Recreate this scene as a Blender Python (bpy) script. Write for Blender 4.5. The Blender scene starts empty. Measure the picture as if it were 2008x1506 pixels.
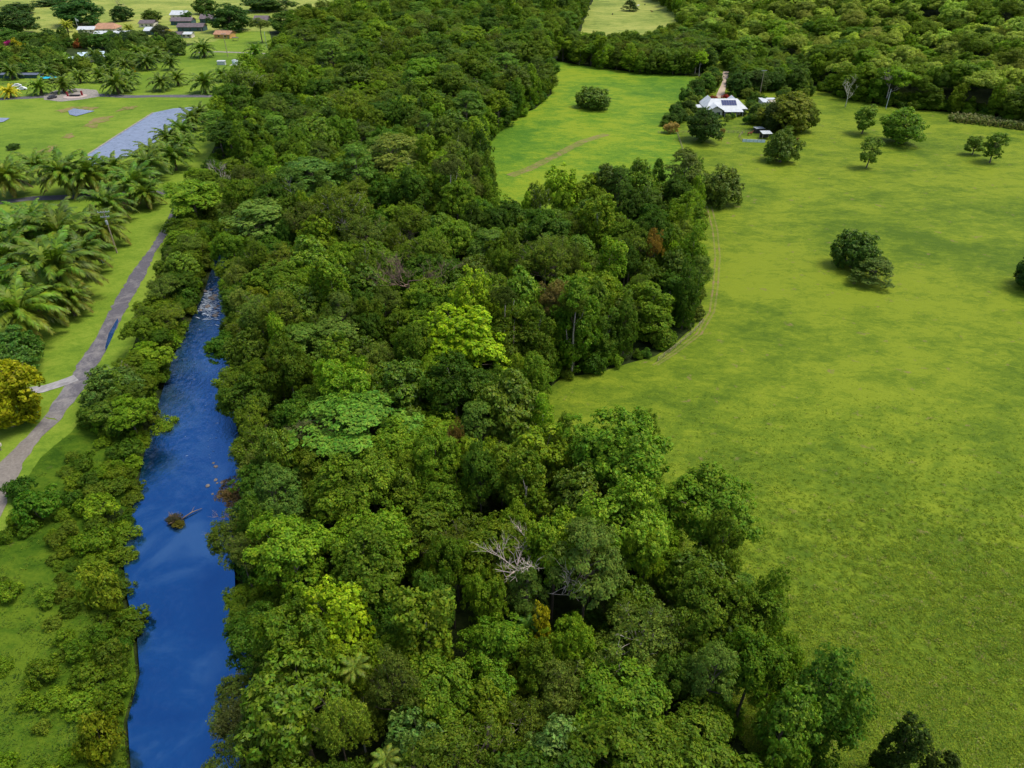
import bpy, math, random
import numpy as np
from mathutils import Vector, Matrix
from mathutils.geometry import delaunay_2d_cdt

scene = bpy.context.scene
COL = scene.collection
# ------------------------------------------------------------------ camera
FPX, IMG_W, IMG_H, CAM_H = 1392.0, 2008.0, 1506.0, 75.0
PITCH = math.atan(933.0 / 1392.0)
cam_d = bpy.data.cameras.new('camera')
cam_d.sensor_width = 36.0
cam_d.lens = FPX / IMG_W * 36.0
cam_d.clip_start = 0.5
cam_d.clip_end = 9000.0
cam = bpy.data.objects.new('camera', cam_d)
COL.objects.link(cam)
cam.location = (0, 0, CAM_H)
cam.rotation_euler = (math.pi / 2 - PITCH, 0, 0)
scene.camera = cam
# ------------------------------------------------------------------ world and sun
SUN_EL, SUN_AZ = math.radians(66), math.radians(85)      # azimuth measured from +Y towards +X
world = bpy.data.worlds.new('World')
scene.world = world
world.use_nodes = True
wn = world.node_tree
bg = wn.nodes['Background']
sky = wn.nodes.new('ShaderNodeTexSky')
sky.sky_type = 'NISHITA'
sky.sun_disc = False
sky.sun_elevation = SUN_EL
sky.sun_rotation = SUN_AZ
sky.air_density = 1.0
sky.dust_density = 3.0
sky.ozone_density = 1.0
wn.links.new(sky.outputs[0], bg.inputs[0])
bg.inputs[1].default_value = 0.15
sun_d = bpy.data.lights.new('sun', 'SUN')
sun_d.energy = 2.1
sun_d.angle = math.radians(22)
sun_d.color = (1.0, 0.95, 0.84)
sun = bpy.data.objects.new('sun', sun_d)
COL.objects.link(sun)
sdir = Vector((math.sin(SUN_AZ) * math.cos(SUN_EL), math.cos(SUN_AZ) * math.cos(SUN_EL), math.sin(SUN_EL)))
sun.rotation_euler = sdir.to_track_quat('Z', 'Y').to_euler()
sun.location = (0, 0, 300)
# ------------------------------------------------------------------ exposure and sampling
vs = scene.view_settings
vs.view_transform = 'Standard'
vs.look = 'None'
vs.exposure = 0.5
vs.gamma = 1.0
vs.use_curve_mapping = False
cy = scene.cycles
cy.max_bounces = 5
cy.diffuse_bounces = 3
cy.glossy_bounces = 2
cy.transmission_bounces = 3
cy.transparent_max_bounces = 4
cy.caustics_reflective = False
cy.caustics_refractive = False

# ================================================================== geometry helpers
CT, ST = math.cos(PITCH), math.sin(PITCH)


def P(px, py, z=0.0):
    """The point of the place at height z that the photograph shows at (px, py)."""
    u = (px - IMG_W / 2) / FPX
    v = (IMG_H / 2 - py) / FPX
    dz = -ST + v * CT
    t = (z - CAM_H) / dz
    return Vector((u * t, (CT + v * ST) * t, z))


def S(px, py, z=0.0):
    """Photograph pixels per metre at that point."""
    v = (IMG_H / 2 - py) / FPX
    return FPX * (-ST + v * CT) / (z - CAM_H)


def project(x, y, z):
    dx, dy, dz = x, y, z - CAM_H
    depth = dy * CT - dz * ST
    up = dy * ST + dz * CT
    if depth < 1:
        return -9999, -9999
    return IMG_W / 2 + FPX * dx / depth, IMG_H / 2 - FPX * up / depth


def PP(pts):
    out = []
    for p in pts:
        v = P(*p)
        out.append((v.x, v.y))
    return np.array(out)


def inside(poly, x, y):
    x = np.asarray(x, float)
    y = np.asarray(y, float)
    r = np.zeros(x.shape, bool)
    n = len(poly)
    j = n - 1
    for i in range(n):
        xi, yi = poly[i]
        xj, yj = poly[j]
        c = ((yi > y) != (yj > y)) & (x < (xj - xi) * (y - yi) / (yj - yi + 1e-12) + xi)
        r ^= c
        j = i
    return r


def edge_dist(poly, x, y):
    x = np.asarray(x, float)
    y = np.asarray(y, float)
    d = np.full(x.shape, 1e9)
    n = len(poly)
    for i in range(n):
        a = poly[i]
        b = poly[(i + 1) % n]
        ab = b - a
        t = np.clip(((x - a[0]) * ab[0] + (y - a[1]) * ab[1]) / (ab @ ab + 1e-9), 0, 1)
        d = np.minimum(d, np.hypot(x - a[0] - t * ab[0], y - a[1] - t * ab[1]))
    return d


def sdist(poly, x, y):
    d = edge_dist(poly, x, y)
    return np.where(inside(poly, x, y), -d, d)


def sstep(a, b, x):
    t = np.clip((np.asarray(x, float) - a) / (b - a), 0, 1)
    return t * t * (3 - 2 * t)


# the river's water outline
RIVER = PP([(262, 1760, 0), (250, 1506, 0), (243, 1400, 0), (268, 1310, 0), (262, 1230, 0), (244, 1160, 0), (233, 1060, 0),
            (262, 960, 0), (282, 860, 0), (310, 770, 0), (336, 690, 0), (372, 618, 0), (396, 568, 0), (412, 520, 0), (428, 440, 0),
            (446, 395, 0), (474, 356, 0), (522, 314, 0), (580, 280, 0), (640, 250, 0), (652, 258, 0), (594, 292, 0), (536, 328, 0),
            (490, 370, 0), (464, 410, 0), (450, 445, 0), (442, 510, 0), (446, 560, 0), (452, 640, 0), (444, 740, 0), (466, 850, 0), (482, 940, 0),
            (486, 1010, 0), (456, 1100, 0), (458, 1210, 0), (505, 1340, 0), (480, 1420, 0), (462, 1506, 0), (470, 1760, 0)])
WATER_Z = -1.3


def hill(x, y):
    d = ((x - 149) * 74 + (y - 376) * 62) / 96.5
    return 46 * sstep(10, 260, d) * sstep(118, 260, x)


def terrain_np(x, y):
    x = np.asarray(x, float)
    y = np.asarray(y, float)
    und = 0.28 * np.sin(x / 17.0 + 1.3) * np.sin(y / 23.0) + 0.22 * np.sin((x + 0.7 * y) / 31.0)
    und = und * sstep(-20, 30, x) * (1 - sstep(330, 420, y))
    d = sdist(RIVER, x, y)
    bank = -3.0 * (1 - sstep(-1.5, 4.0, d))
    return und + bank + hill(x, y)


def terrain(x, y):
    return float(terrain_np(np.array([x]), np.array([y]))[0])


# ================================================================== naming helpers
def tag(o, label=None, cat=None, group=None, kind=None):
    if label:
        o['label'] = label
    if cat:
        o['category'] = cat
    if group:
        o['group'] = group
    if kind:
        o['kind'] = kind
    return o


def empty(name, loc, rz=0.0, label=None, cat=None, group=None, scale=None):
    o = bpy.data.objects.new(name, None)
    o.empty_display_size = 0.5
    COL.objects.link(o)
    o.location = loc
    o.rotation_euler = (0, 0, rz)
    if scale is not None:
        o.scale = scale
    return tag(o, label, cat, group)


def mesh_np(name, verts, faces_flat, nper, mats, smooth=False, matidx=None):
    """verts (N,3); faces_flat 1d of vertex indices; nper = verts per face (int)."""
    me = bpy.data.meshes.new(name)
    verts = np.asarray(verts, np.float32)
    faces_flat = np.asarray(faces_flat, np.int32)
    nf = len(faces_flat) // nper
    me.vertices.add(len(verts))
    me.vertices.foreach_set('co', verts.ravel())
    me.loops.add(len(faces_flat))
    me.loops.foreach_set('vertex_index', faces_flat)
    me.polygons.add(nf)
    me.polygons.foreach_set('loop_start', np.arange(nf, dtype=np.int32) * nper)
    me.polygons.foreach_set('loop_total', np.full(nf, nper, np.int32))
    if matidx is not None:
        me.polygons.foreach_set('material_index', np.asarray(matidx, np.int32))
    if smooth:
        me.polygons.foreach_set('use_smooth', np.ones(nf, bool))
    me.update(calc_edges=True)
    for m in (mats if isinstance(mats, (list, tuple)) else [mats]):
        me.materials.append(m)
    return me


def obj(name, me, parent=None, color=None, loc=None):
    o = bpy.data.objects.new(name, me)
    COL.objects.link(o)
    if parent is not None:
        o.parent = parent
    if color is not None:
        o.color = (*color[:3], 1.0)
    if loc is not None:
        o.location = loc
    return o


class MB:
    """Collects boxes, prisms and tubes into one mesh."""

    def __init__(self):
        self.v, self.f = [], []

    def add(self, vs_, fs_):
        k = len(self.v)
        self.v += [tuple(a) for a in vs_]
        self.f += [tuple(i + k for i in f) for f in fs_]
        return self

    def box(self, x0, x1, y0, y1, z0, z1):
        return self.add([(x0, y0, z0), (x1, y0, z0), (x1, y1, z0), (x0, y1, z0), (x0, y0, z1), (x1, y0, z1), (x1, y1, z1), (x0, y1, z1)],
                        [(0, 3, 2, 1), (4, 5, 6, 7), (0, 1, 5, 4), (1, 2, 6, 5), (2, 3, 7, 6), (3, 0, 4, 7)])

    def slab(self, quad, t):
        """A sheet through four points, thickened along its normal."""
        q = [Vector(p) for p in quad]
        n = (q[1] - q[0]).cross(q[3] - q[0]).normalized() * t
        top = [p + n for p in q]
        return self.add(q + top, [(3, 2, 1, 0), (4, 5, 6, 7), (0, 1, 5, 4), (1, 2, 6, 5), (2, 3, 7, 6), (3, 0, 4, 7)])

    def tube(self, pts, rad, n=6, cap=True):
        pts = [Vector(p) for p in pts]
        rad = rad if isinstance(rad, (list, tuple)) else [rad] * len(pts)
        k = len(self.v)
        for i, p in enumerate(pts):
            a = pts[max(i - 1, 0)]
            b = pts[min(i + 1, len(pts) - 1)]
            d = (b - a).normalized()
            ref = Vector((1, 0, 0)) if abs(d.x) < 0.8 else Vector((0, 1, 0))
            s = d.cross(ref).normalized()
            t = d.cross(s)
            for j in range(n):
                an = 2 * math.pi * j / n
                self.v.append(tuple(p + (s * math.cos(an) + t * math.sin(an)) * rad[i]))
        for i in range(len(pts) - 1):
            for j in range(n):
                a = k + i * n + j
                b = k + i * n + (j + 1) % n
                self.f.append((a, b, b + n, a + n))
        if cap:
            self.f.append(tuple(k + j for j in range(n))[::-1])
            self.f.append(tuple(k + (len(pts) - 1) * n + j for j in range(n)))
        return self

    def mesh(self, name, mat, smooth=False):
        me = bpy.data.meshes.new(name)
        me.from_pydata(self.v, [], self.f)
        if smooth:
            me.polygons.foreach_set('use_smooth', np.ones(len(me.polygons), bool))
        me.materials.append(mat)
        me.update()
        return me

    def build(self, name, mat, parent=None, smooth=False, color=None):
        return obj(name, self.mesh(name, mat, smooth), parent, color)


# ================================================================== materials
def newmat(name):
    m = bpy.data.materials.new(name)
    m.use_nodes = True
    nt = m.node_tree
    b = nt.nodes['Principled BSDF']
    return m, nt, b


def N(nt, typ, **kw):
    n = nt.nodes.new(typ)
    for k, v in kw.items():
        setattr(n, k, v)
    return n


def L(nt, a, b):
    nt.links.new(a, b)


def ramp(nt, src, stops):
    r = N(nt, 'ShaderNodeValToRGB')
    els = r.color_ramp.elements
    while len(els) > 1:
        els.remove(els[0])
    els[0].position = stops[0][0]
    els[0].color = (*stops[0][1], 1)
    for p, c in stops[1:]:
        e = els.new(p)
        e.color = (*c, 1)
    L(nt, src, r.inputs[0])
    return r.outputs[0]


def noise(nt, vec, scale, detail=4, rough=0.6, dist=0.0):
    n = N(nt, 'ShaderNodeTexNoise')
    n.inputs['Scale'].default_value = scale
    n.inputs['Detail'].default_value = detail
    n.inputs['Roughness'].default_value = rough
    n.inputs['Distortion'].default_value = dist
    if vec is not None:
        L(nt, vec, n.inputs['Vector'])
    return n.outputs[0]


def math_n(nt, op, a, b=None, clamp=False):
    m = N(nt, 'ShaderNodeMath', operation=op, use_clamp=clamp)
    for i, x in enumerate((a, b)):
        if x is None:
            continue
        if isinstance(x, (int, float)):
            m.inputs[i].default_value = x
        else:
            L(nt, x, m.inputs[i])
    return m.outputs[0]


def maprange(nt, v, a, b, c, d):
    m = N(nt, 'ShaderNodeMapRange')
    L(nt, v, m.inputs[0])
    for i, x in enumerate((a, b, c, d)):
        m.inputs[i + 1].default_value = x
    return m.outputs[0]


def mix(nt, fac, a, b, blend='MIX'):
    m = N(nt, 'ShaderNodeMix', data_type='RGBA', blend_type=blend)
    for sock, x in ((m.inputs[0], fac), (m.inputs[6], a), (m.inputs[7], b)):
        if isinstance(x, (int, float)):
            sock.default_value = x
        elif isinstance(x, tuple):
            sock.default_value = (*x, 1)
        else:
            L(nt, x, sock)
    return m.outputs[2]


def bump(nt, b, h, strength, dist):
    n = N(nt, 'ShaderNodeBump')
    n.inputs['Strength'].default_value = strength
    n.inputs['Distance'].default_value = dist
    L(nt, h, n.inputs['Height'])
    L(nt, n.outputs[0], b.inputs['Normal'])


def foliage_mat(name, transl=0.40, spec=0.10, rough=0.5, vj=0.35, hj=0.035):
    """Leaves: the colour is the object's own, varied from leaf to leaf and clump to clump."""
    m, nt, b = newmat(name)
    oi = N(nt, 'ShaderNodeObjectInfo')
    ti = N(nt, 'ShaderNodeAttribute', attribute_type='INSTANCER', attribute_name='tint')
    own = mix(nt, math_n(nt, 'GREATER_THAN', ti.outputs['Fac'], 0.0005), oi.outputs['Color'], ti.outputs['Color'])
    geo = N(nt, 'ShaderNodeNewGeometry')
    tc = N(nt, 'ShaderNodeTexCoord')
    isl = geo.outputs['Random Per Island']
    n1 = noise(nt, tc.outputs['Object'], 0.55, 2)
    v = math_n(nt, 'MULTIPLY', maprange(nt, isl, 0, 1, 1 - vj, 1 + vj), maprange(nt, n1, 0.3, 0.7, 0.72, 1.28))
    v = math_n(nt, 'MULTIPLY', v, maprange(nt, oi.outputs['Random'], 0, 1, 0.8, 1.2))
    r2 = math_n(nt, 'FRACT', math_n(nt, 'MULTIPLY', isl, 37.7))
    h = math_n(nt, 'ADD', maprange(nt, r2, 0, 1, 0.5 - hj, 0.5 + hj * 0.5), maprange(nt, n1, 0.3, 0.7, 0.012, -0.012))
    hs = N(nt, 'ShaderNodeHueSaturation')
    L(nt, h, hs.inputs['Hue'])
    L(nt, v, hs.inputs['Value'])
    L(nt, own, hs.inputs['Color'])
    c = hs.outputs[0]
    L(nt, c, b.inputs['Base Color'])
    b.inputs['Roughness'].default_value = rough
    b.inputs['Specular IOR Level'].default_value = spec
    t = N(nt, 'ShaderNodeBsdfTranslucent')
    L(nt, mix(nt, 1.0, c, (1.1, 1.25, 0.6), 'MULTIPLY'), t.inputs[0])
    ms = N(nt, 'ShaderNodeMixShader')
    ms.inputs[0].default_value = transl
    L(nt, b.outputs[0], ms.inputs[1])
    L(nt, t.outputs[0], ms.inputs[2])
    L(nt, ms.outputs[0], nt.nodes['Material Output'].inputs[0])
    return m


def object_color_mat(name, rough=0.8, grain=2.0, lo=0.6, hi=1.3):
    m, nt, b = newmat(name)
    oi = N(nt, 'ShaderNodeObjectInfo')
    tc = N(nt, 'ShaderNodeTexCoord')
    n = noise(nt, tc.outputs['Object'], grain, 5)
    f = maprange(nt, n, 0.3, 0.7, lo, hi)
    hs = N(nt, 'ShaderNodeHueSaturation')
    L(nt, f, hs.inputs['Value'])
    L(nt, oi.outputs['Color'], hs.inputs['Color'])
    L(nt, hs.outputs[0], b.inputs['Base Color'])
    b.inputs['Roughness'].default_value = rough
    b.inputs['Specular IOR Level'].default_value = 0.2
    return m


def plain(name, col, rough=0.6, spec=0.3, var=0.15, scale=3.0, metal=0.0):
    m, nt, b = newmat(name)
    tc = N(nt, 'ShaderNodeTexCoord')
    n = noise(nt, tc.outputs['Object'], scale, 5)
    c = ramp(nt, n, [(0.3, tuple(x * (1 - var) for x in col)), (0.7, tuple(min(1, x * (1 + var)) for x in col))])
    L(nt, c, b.inputs['Base Color'])
    b.inputs['Roughness'].default_value = rough
    b.inputs['Specular IOR Level'].default_value = spec
    b.inputs['Metallic'].default_value = metal
    return m


def grass_mat(name, dark, mid, light, soil, soil_at=0.7, streak=(0.6, 1.0), rot=0.4, fine=1.6, bs=0.9):
    """Turf: big soft patches, tussocks and fine streaks, a little bare soil."""
    m, nt, b = newmat(name)
    geo = N(nt, 'ShaderNodeNewGeometry')
    mp = N(nt, 'ShaderNodeMapping')
    mp.inputs['Rotation'].default_value = (0, 0, rot)
    mp.inputs['Scale'].default_value = (streak[0], streak[1], 1)
    L(nt, geo.outputs['Position'], mp.inputs[0])
    v = mp.outputs[0]
    big = noise(nt, geo.outputs['Position'], 0.020, 5, 0.62, 0.8)
    medn = noise(nt, v, 0.16, 4, 0.62, 0.5)
    tus = noise(nt, v, fine * 0.42, 5, 0.72, 0.8)
    fin = noise(nt, v, fine * 2.4, 3, 0.7)
    s = math_n(nt, 'ADD', math_n(nt, 'MULTIPLY', big, 0.36), math_n(nt, 'MULTIPLY', medn, 0.27))
    s = math_n(nt, 'ADD', s, math_n(nt, 'MULTIPLY', tus, 0.27))
    s = math_n(nt, 'ADD', s, math_n(nt, 'MULTIPLY', fin, 0.14))
    c = ramp(nt, s, [(0.44, dark), (0.505, mid), (0.57, light)])
    so = noise(nt, geo.outputs['Position'], 0.33, 5, 0.65, 0.3)
    sm = math_n(nt, 'MULTIPLY', maprange(nt, so, soil_at, soil_at + 0.06, 0, 1), 0.7, True)
    c = mix(nt, sm, c, soil)
    L(nt, c, b.inputs['Base Color'])
    b.inputs['Roughness'].default_value = 0.75
    b.inputs['Specular IOR Level'].default_value = 0.05
    h = math_n(nt, 'ADD', math_n(nt, 'MULTIPLY', tus, 0.8), math_n(nt, 'MULTIPLY', fin, 0.35))
    bump(nt, b, h, bs * 0.8, 0.45)
    return m


M_LEAF = foliage_mat('leaf')
M_GLOSSY = foliage_mat('glossy_leaf', transl=0.3, spec=0.18, rough=0.45)
M_GRASSBLADE = foliage_mat('grass_blade', transl=0.3, spec=0.15, rough=0.6, vj=0.3, hj=0.03)
M_BARK = object_color_mat('bark', 0.85, 3.0)
M_PAINT = object_color_mat('paint', 0.5, 0.8, 0.92, 1.06)
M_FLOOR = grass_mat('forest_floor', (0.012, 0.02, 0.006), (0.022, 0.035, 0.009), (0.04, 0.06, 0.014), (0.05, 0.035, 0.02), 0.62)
M_PASTURE = grass_mat('pasture_turf', (0.066, 0.115, 0.009), (0.110, 0.165, 0.011), (0.168, 0.218, 0.015), (0.18, 0.14, 0.06), 0.63)
M_HAY = grass_mat('lush_turf', (0.060, 0.142, 0.012), (0.108, 0.198, 0.013), (0.185, 0.250, 0.015), (0.22, 0.21, 0.07), 0.69, rot=1.0)
M_LAWN = grass_mat('lawn_turf', (0.090, 0.160, 0.015), (0.128, 0.205, 0.018), (0.175, 0.245, 0.026), (0.24, 0.19, 0.09), 0.70, fine=2.2, bs=0.5)
M_ROUGH = grass_mat('rough_grass', (0.026, 0.064, 0.004), (0.050, 0.100, 0.006), (0.088, 0.140, 0.009), (0.07, 0.06, 0.025), 0.68, fine=1.2)
M_DRY = grass_mat('dry_paddock_turf', (0.12, 0.17, 0.03), (0.20, 0.25, 0.045), (0.29, 0.31, 0.07), (0.26, 0.21, 0.09), 0.66)
def road_mat():
    """Old seal that wears through to pale gravel towards the near end."""
    m, nt, b = newmat('worn_asphalt')
    geo = N(nt, 'ShaderNodeNewGeometry')
    sep = N(nt, 'ShaderNodeSeparateXYZ')
    L(nt, geo.outputs['Position'], sep.inputs[0])
    n1 = noise(nt, geo.outputs['Position'], 0.30, 6, 0.68, 0.6)
    n2 = noise(nt, geo.outputs['Position'], 3.0, 4, 0.7)
    w = math_n(nt, 'ADD', maprange(nt, sep.outputs['Y'], 165, 95, -0.25, 0.25), maprange(nt, n1, 0.3, 0.7, -0.45, 0.75), True)
    c = mix(nt, w, (0.10, 0.095, 0.108), (0.25, 0.235, 0.22))
    g = maprange(nt, sep.outputs['Y'], 104, 92, 0, 1)
    c = mix(nt, math_n(nt, 'MULTIPLY', g, 0.8), c, (0.19, 0.165, 0.135))
    v = maprange(nt, n2, 0.3, 0.7, 0.75, 1.25)
    hs = N(nt, 'ShaderNodeHueSaturation')
    L(nt, v, hs.inputs['Value'])
    L(nt, c, hs.inputs['Color'])
    L(nt, hs.outputs[0], b.inputs['Base Color'])
    b.inputs['Roughness'].default_value = 0.9
    b.inputs['Specular IOR Level'].default_value = 0.15
    return m


M_ASPHALT = road_mat()
M_GRAVEL = plain('gravel', (0.24, 0.22, 0.19), 0.9, 0.15, 0.35, 1.2)
M_PALEROAD = plain('worn_seal', (0.27, 0.26, 0.26), 0.85, 0.2, 0.35, 0.7)
M_SOIL = plain('bare_soil', (0.22, 0.15, 0.08), 0.95, 0.1, 0.4, 0.6)
M_WHITE = plain('white_sheet_metal', (0.47, 0.50, 0.51), 0.5, 0.35, 0.14, 0.6)
M_CREAM = plain('cream_wall', (0.62, 0.56, 0.46), 0.8, 0.2, 0.1, 1.0)
M_DARKROOF = plain('dark_roof', (0.13, 0.105, 0.11), 0.8, 0.2, 0.3, 0.5)
M_TILE = plain('tan_roof', (0.36, 0.2, 0.12), 0.8, 0.2, 0.25, 0.5)
M_GLASS = plain('window_glass', (0.03, 0.04, 0.05), 0.08, 0.6, 0.2, 2.0)
M_SOLAR = plain('solar_cell', (0.012, 0.025, 0.10), 0.12, 0.6, 0.2, 2.0)
M_STEEL = plain('galvanised_steel', (0.42, 0.45, 0.47), 0.45, 0.4, 0.15, 2.0, 0.3)
M_WOOD = plain('weathered_wood', (0.30, 0.24, 0.17), 0.85, 0.2, 0.3, 4.0)
M_ROCK = plain('river_rock', (0.20, 0.17, 0.15), 0.7, 0.3, 0.4, 2.5)
M_FOAM = plain('water_foam', (0.45, 0.52, 0.60), 0.6, 0.3, 0.1, 3.0)
M_DARK = plain('dark_plastic', (0.025, 0.025, 0.028), 0.5, 0.3, 0.1, 2.0)


M_WORN = grass_mat('worn_turf', (0.09, 0.13, 0.02), (0.15, 0.17, 0.035), (0.18, 0.20, 0.04), (0.22, 0.15, 0.08), 0.52)


def water_mat():
    m, nt, b = newmat('river_water')
    geo = N(nt, 'ShaderNodeNewGeometry')
    pos = geo.outputs['Position']
    sep = N(nt, 'ShaderNodeSeparateXYZ')
    L(nt, pos, sep.inputs[0])
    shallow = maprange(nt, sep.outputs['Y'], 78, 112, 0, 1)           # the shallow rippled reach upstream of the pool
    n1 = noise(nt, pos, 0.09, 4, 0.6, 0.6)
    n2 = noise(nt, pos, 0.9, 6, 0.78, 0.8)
    c = ramp(nt, n1, [(0.32, (0.0004, 0.008, 0.034)), (0.47, (0.002, 0.020, 0.060)), (0.60, (0.026, 0.062, 0.110))])  # paler patches painted into the base colour stand in for reflected cloud
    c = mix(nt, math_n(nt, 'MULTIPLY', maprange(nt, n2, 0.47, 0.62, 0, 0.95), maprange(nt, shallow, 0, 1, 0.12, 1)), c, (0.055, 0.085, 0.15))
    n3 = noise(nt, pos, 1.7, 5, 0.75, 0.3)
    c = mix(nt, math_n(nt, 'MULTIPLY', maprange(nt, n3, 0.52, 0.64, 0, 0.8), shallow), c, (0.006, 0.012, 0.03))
    L(nt, c, b.inputs['Base Color'])
    b.inputs['Roughness'].default_value = 0.12
    b.inputs['Specular IOR Level'].default_value = 0.5
    g = N(nt, 'ShaderNodeBsdfGlossy')
    g.inputs['Color'].default_value = (0.014, 0.30, 0.86, 1)
    L(nt, maprange(nt, noise(nt, pos, 0.12, 3, 0.5, 0.8), 0.4, 0.62, 0.02, 0.16), g.inputs['Roughness'])
    ms = N(nt, 'ShaderNodeMixShader')
    ms.inputs[0].default_value = 0.34
    L(nt, b.outputs[0], ms.inputs[1])
    L(nt, g.outputs[0], ms.inputs[2])
    L(nt, ms.outputs[0], nt.nodes['Material Output'].inputs[0])
    mp = N(nt, 'ShaderNodeMapping')
    mp.inputs['Scale'].default_value = (1.6, 0.7, 1)
    L(nt, pos, mp.inputs[0])
    rip = noise(nt, mp.outputs[0], 1.3, 4, 0.65, 0.6)
    rip2 = noise(nt, mp.outputs[0], 4.5, 3, 0.6)
    h = math_n(nt, 'ADD', math_n(nt, 'MULTIPLY', rip, maprange(nt, shallow, 0, 1, 0.09, 0.55)), math_n(nt, 'MULTIPLY', rip2, maprange(nt, shallow, 0, 1, 0.01, 0.12)))
    bn = N(nt, 'ShaderNodeBump')
    bn.inputs['Strength'].default_value = 0.6
    bn.inputs['Distance'].default_value = 0.35
    L(nt, h, bn.inputs['Height'])
    L(nt, bn.outputs[0], b.inputs['Normal'])
    L(nt, bn.outputs[0], g.inputs['Normal'])
    return m


def pond_mat():
    m, nt, b = newmat('pond_water')
    geo = N(nt, 'ShaderNodeNewGeometry')
    mp = N(nt, 'ShaderNodeMapping')
    mp.inputs['Rotation'].default_value = (0, 0, -0.5)
    mp.inputs['Scale'].default_value = (0.8, 1.0, 1)
    L(nt, geo.outputs['Position'], mp.inputs[0])
    n = noise(nt, mp.outputs[0], 0.45, 6, 0.78, 1.2)
    c = ramp(nt, n, [(0.40, (0.19, 0.22, 0.31)), (0.57, (0.14, 0.165, 0.24)), (0.61, (0.10, 0.12, 0.15)), (0.66, (0.03, 0.045, 0.045))])
    L(nt, c, b.inputs['Base Color'])
    b.inputs['Roughness'].default_value = 0.25
    b.inputs['Specular IOR Level'].default_value = 0.5
    return m


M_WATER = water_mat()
M_POND = pond_mat()


# ================================================================== ground sheets
def sheet(name, poly, zoff, spacing, mat, fixed_z=None, seed=1, wobble=0.0):
    rng = np.random.default_rng(seed)
    poly = np.asarray(poly, float)
    bpts = []
    n = len(poly)
    for i in range(n):
        a, b = poly[i], poly[(i + 1) % n]
        d = np.hypot(*(b - a))
        k = max(1, int(d / spacing))
        for j in range(k):
            p = a + (b - a) * j / k
            if wobble and j:
                p = p + rng.normal(0, wobble, 2)
            bpts.append(p)
    bpts = np.array(bpts)
    x0, y0 = poly.min(0)
    x1, y1 = poly.max(0)
    gx, gy = np.meshgrid(np.arange(x0, x1, spacing), np.arange(y0, y1, spacing))
    g = np.stack([gx.ravel(), gy.ravel()], 1) + rng.uniform(-0.2, 0.2, (gx.size, 2)) * spacing
    ok = inside(poly, g[:, 0], g[:, 1]) & (edge_dist(poly, g[:, 0], g[:, 1]) > spacing * 0.5)
    allp = np.concatenate([bpts, g[ok]])
    nb = len(bpts)
    res = delaunay_2d_cdt([Vector(p) for p in allp], [], [list(range(nb))], 1, 1e-4)
    v2 = np.array([(p.x, p.y) for p in res[0]])
    z = terrain_np(v2[:, 0], v2[:, 1]) + zoff if fixed_z is None else np.full(len(v2), fixed_z)
    me = bpy.data.meshes.new(name)
    me.from_pydata([(a[0], a[1], c) for a, c in zip(v2, z)], [], [tuple(f) for f in res[2]])
    me.materials.append(mat)
    me.polygons.foreach_set('use_smooth', np.ones(len(me.polygons), bool))
    me.update()
    if len(me.polygons) and me.polygons[0].normal.z < 0:
        me.flip_normals()
    return tag(obj(name, me), kind='structure')


def axis_steps(parts):
    out = []
    for a, b, s in parts:
        out += list(np.arange(a, b, s))
    out.append(parts[-1][1])
    return np.array(out)


def make_ground():
    xs = axis_steps([(-2600, -600, 100), (-600, -120, 15), (-120, 60, 2), (60, 600, 12), (600, 2600, 100)])
    ys = axis_steps([(-200, 16, 20), (16, 340, 2), (340, 1000, 15), (1000, 4000, 120)])
    gx, gy = np.meshgrid(xs, ys)
    gz = terrain_np(gx.ravel(), gy.ravel())
    nx, ny = len(xs), len(ys)
    idx = np.arange(nx * ny).reshape(ny, nx)
    f = np.stack([idx[:-1, :-1], idx[:-1, 1:], idx[1:, 1:], idx[1:, :-1]], -1).reshape(-1)
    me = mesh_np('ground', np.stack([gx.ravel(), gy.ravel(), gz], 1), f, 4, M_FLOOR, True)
    tag(obj('ground', me), kind='structure')


make_ground()

PASTURE = PP([(1100, 742, 0), (1180, 728, 0), (1285, 698, 0), (1360, 640, 0), (1378, 580, 0), (1366, 500, 0), (1362, 400, 0), (1345, 320, 0),
              (1327, 262, 0), (1300, 240, 0), (1372, 165, 0), (1400, 120, 0), (1480, 118, 0), (1590, 168, 0), (1640, 188, 0), (1760, 212, 0), (1870, 222, 0),
              (2008, 245, 0), (2500, 330, 0), (2600, 1000, 0), (2300, 1900, 0), (1500, 1900, 0), (1480, 1500, 0), (1350, 1250, 0), (1180, 1000, 0),
              (1080, 860, 0), (1040, 790, 0)])
HAY = PP([(1088, 120, 0), (1150, 130, 0), (1250, 143, 0), (1370, 150, 0), (1372, 165, 0), (1300, 240, 0), (1327, 262, 0), (1345, 320, 0), (1362, 400, 0), (1150, 420, 0),
          (980, 420, 0), (940, 340, 0), (950, 290, 0), (1000, 235, 0), (1050, 215, 0), (1082, 185, 0), (1080, 140, 0)])
FARFIELD = PP([(1118, 96, 0), (1140, 60, 0), (1155, 15, 0), (1170, -8, 0), (1300, -8, 0), (1335, 15, 0), (1325, 45, 0), (1290, 75, 0), (1268, 96, 0)])
FARLEFT = PP([(-300, 60, 0), (-300, 10, 0), (-200, -32, 0), (900, -32, 0), (860, 16, 0), (720, 30, 0), (620, 46, 0), (540, 62, 0), (480, 62, 0), (420, 82, 0), (300, 90, 0), (100, 92, 0), (-300, 110, 0)])
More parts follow.
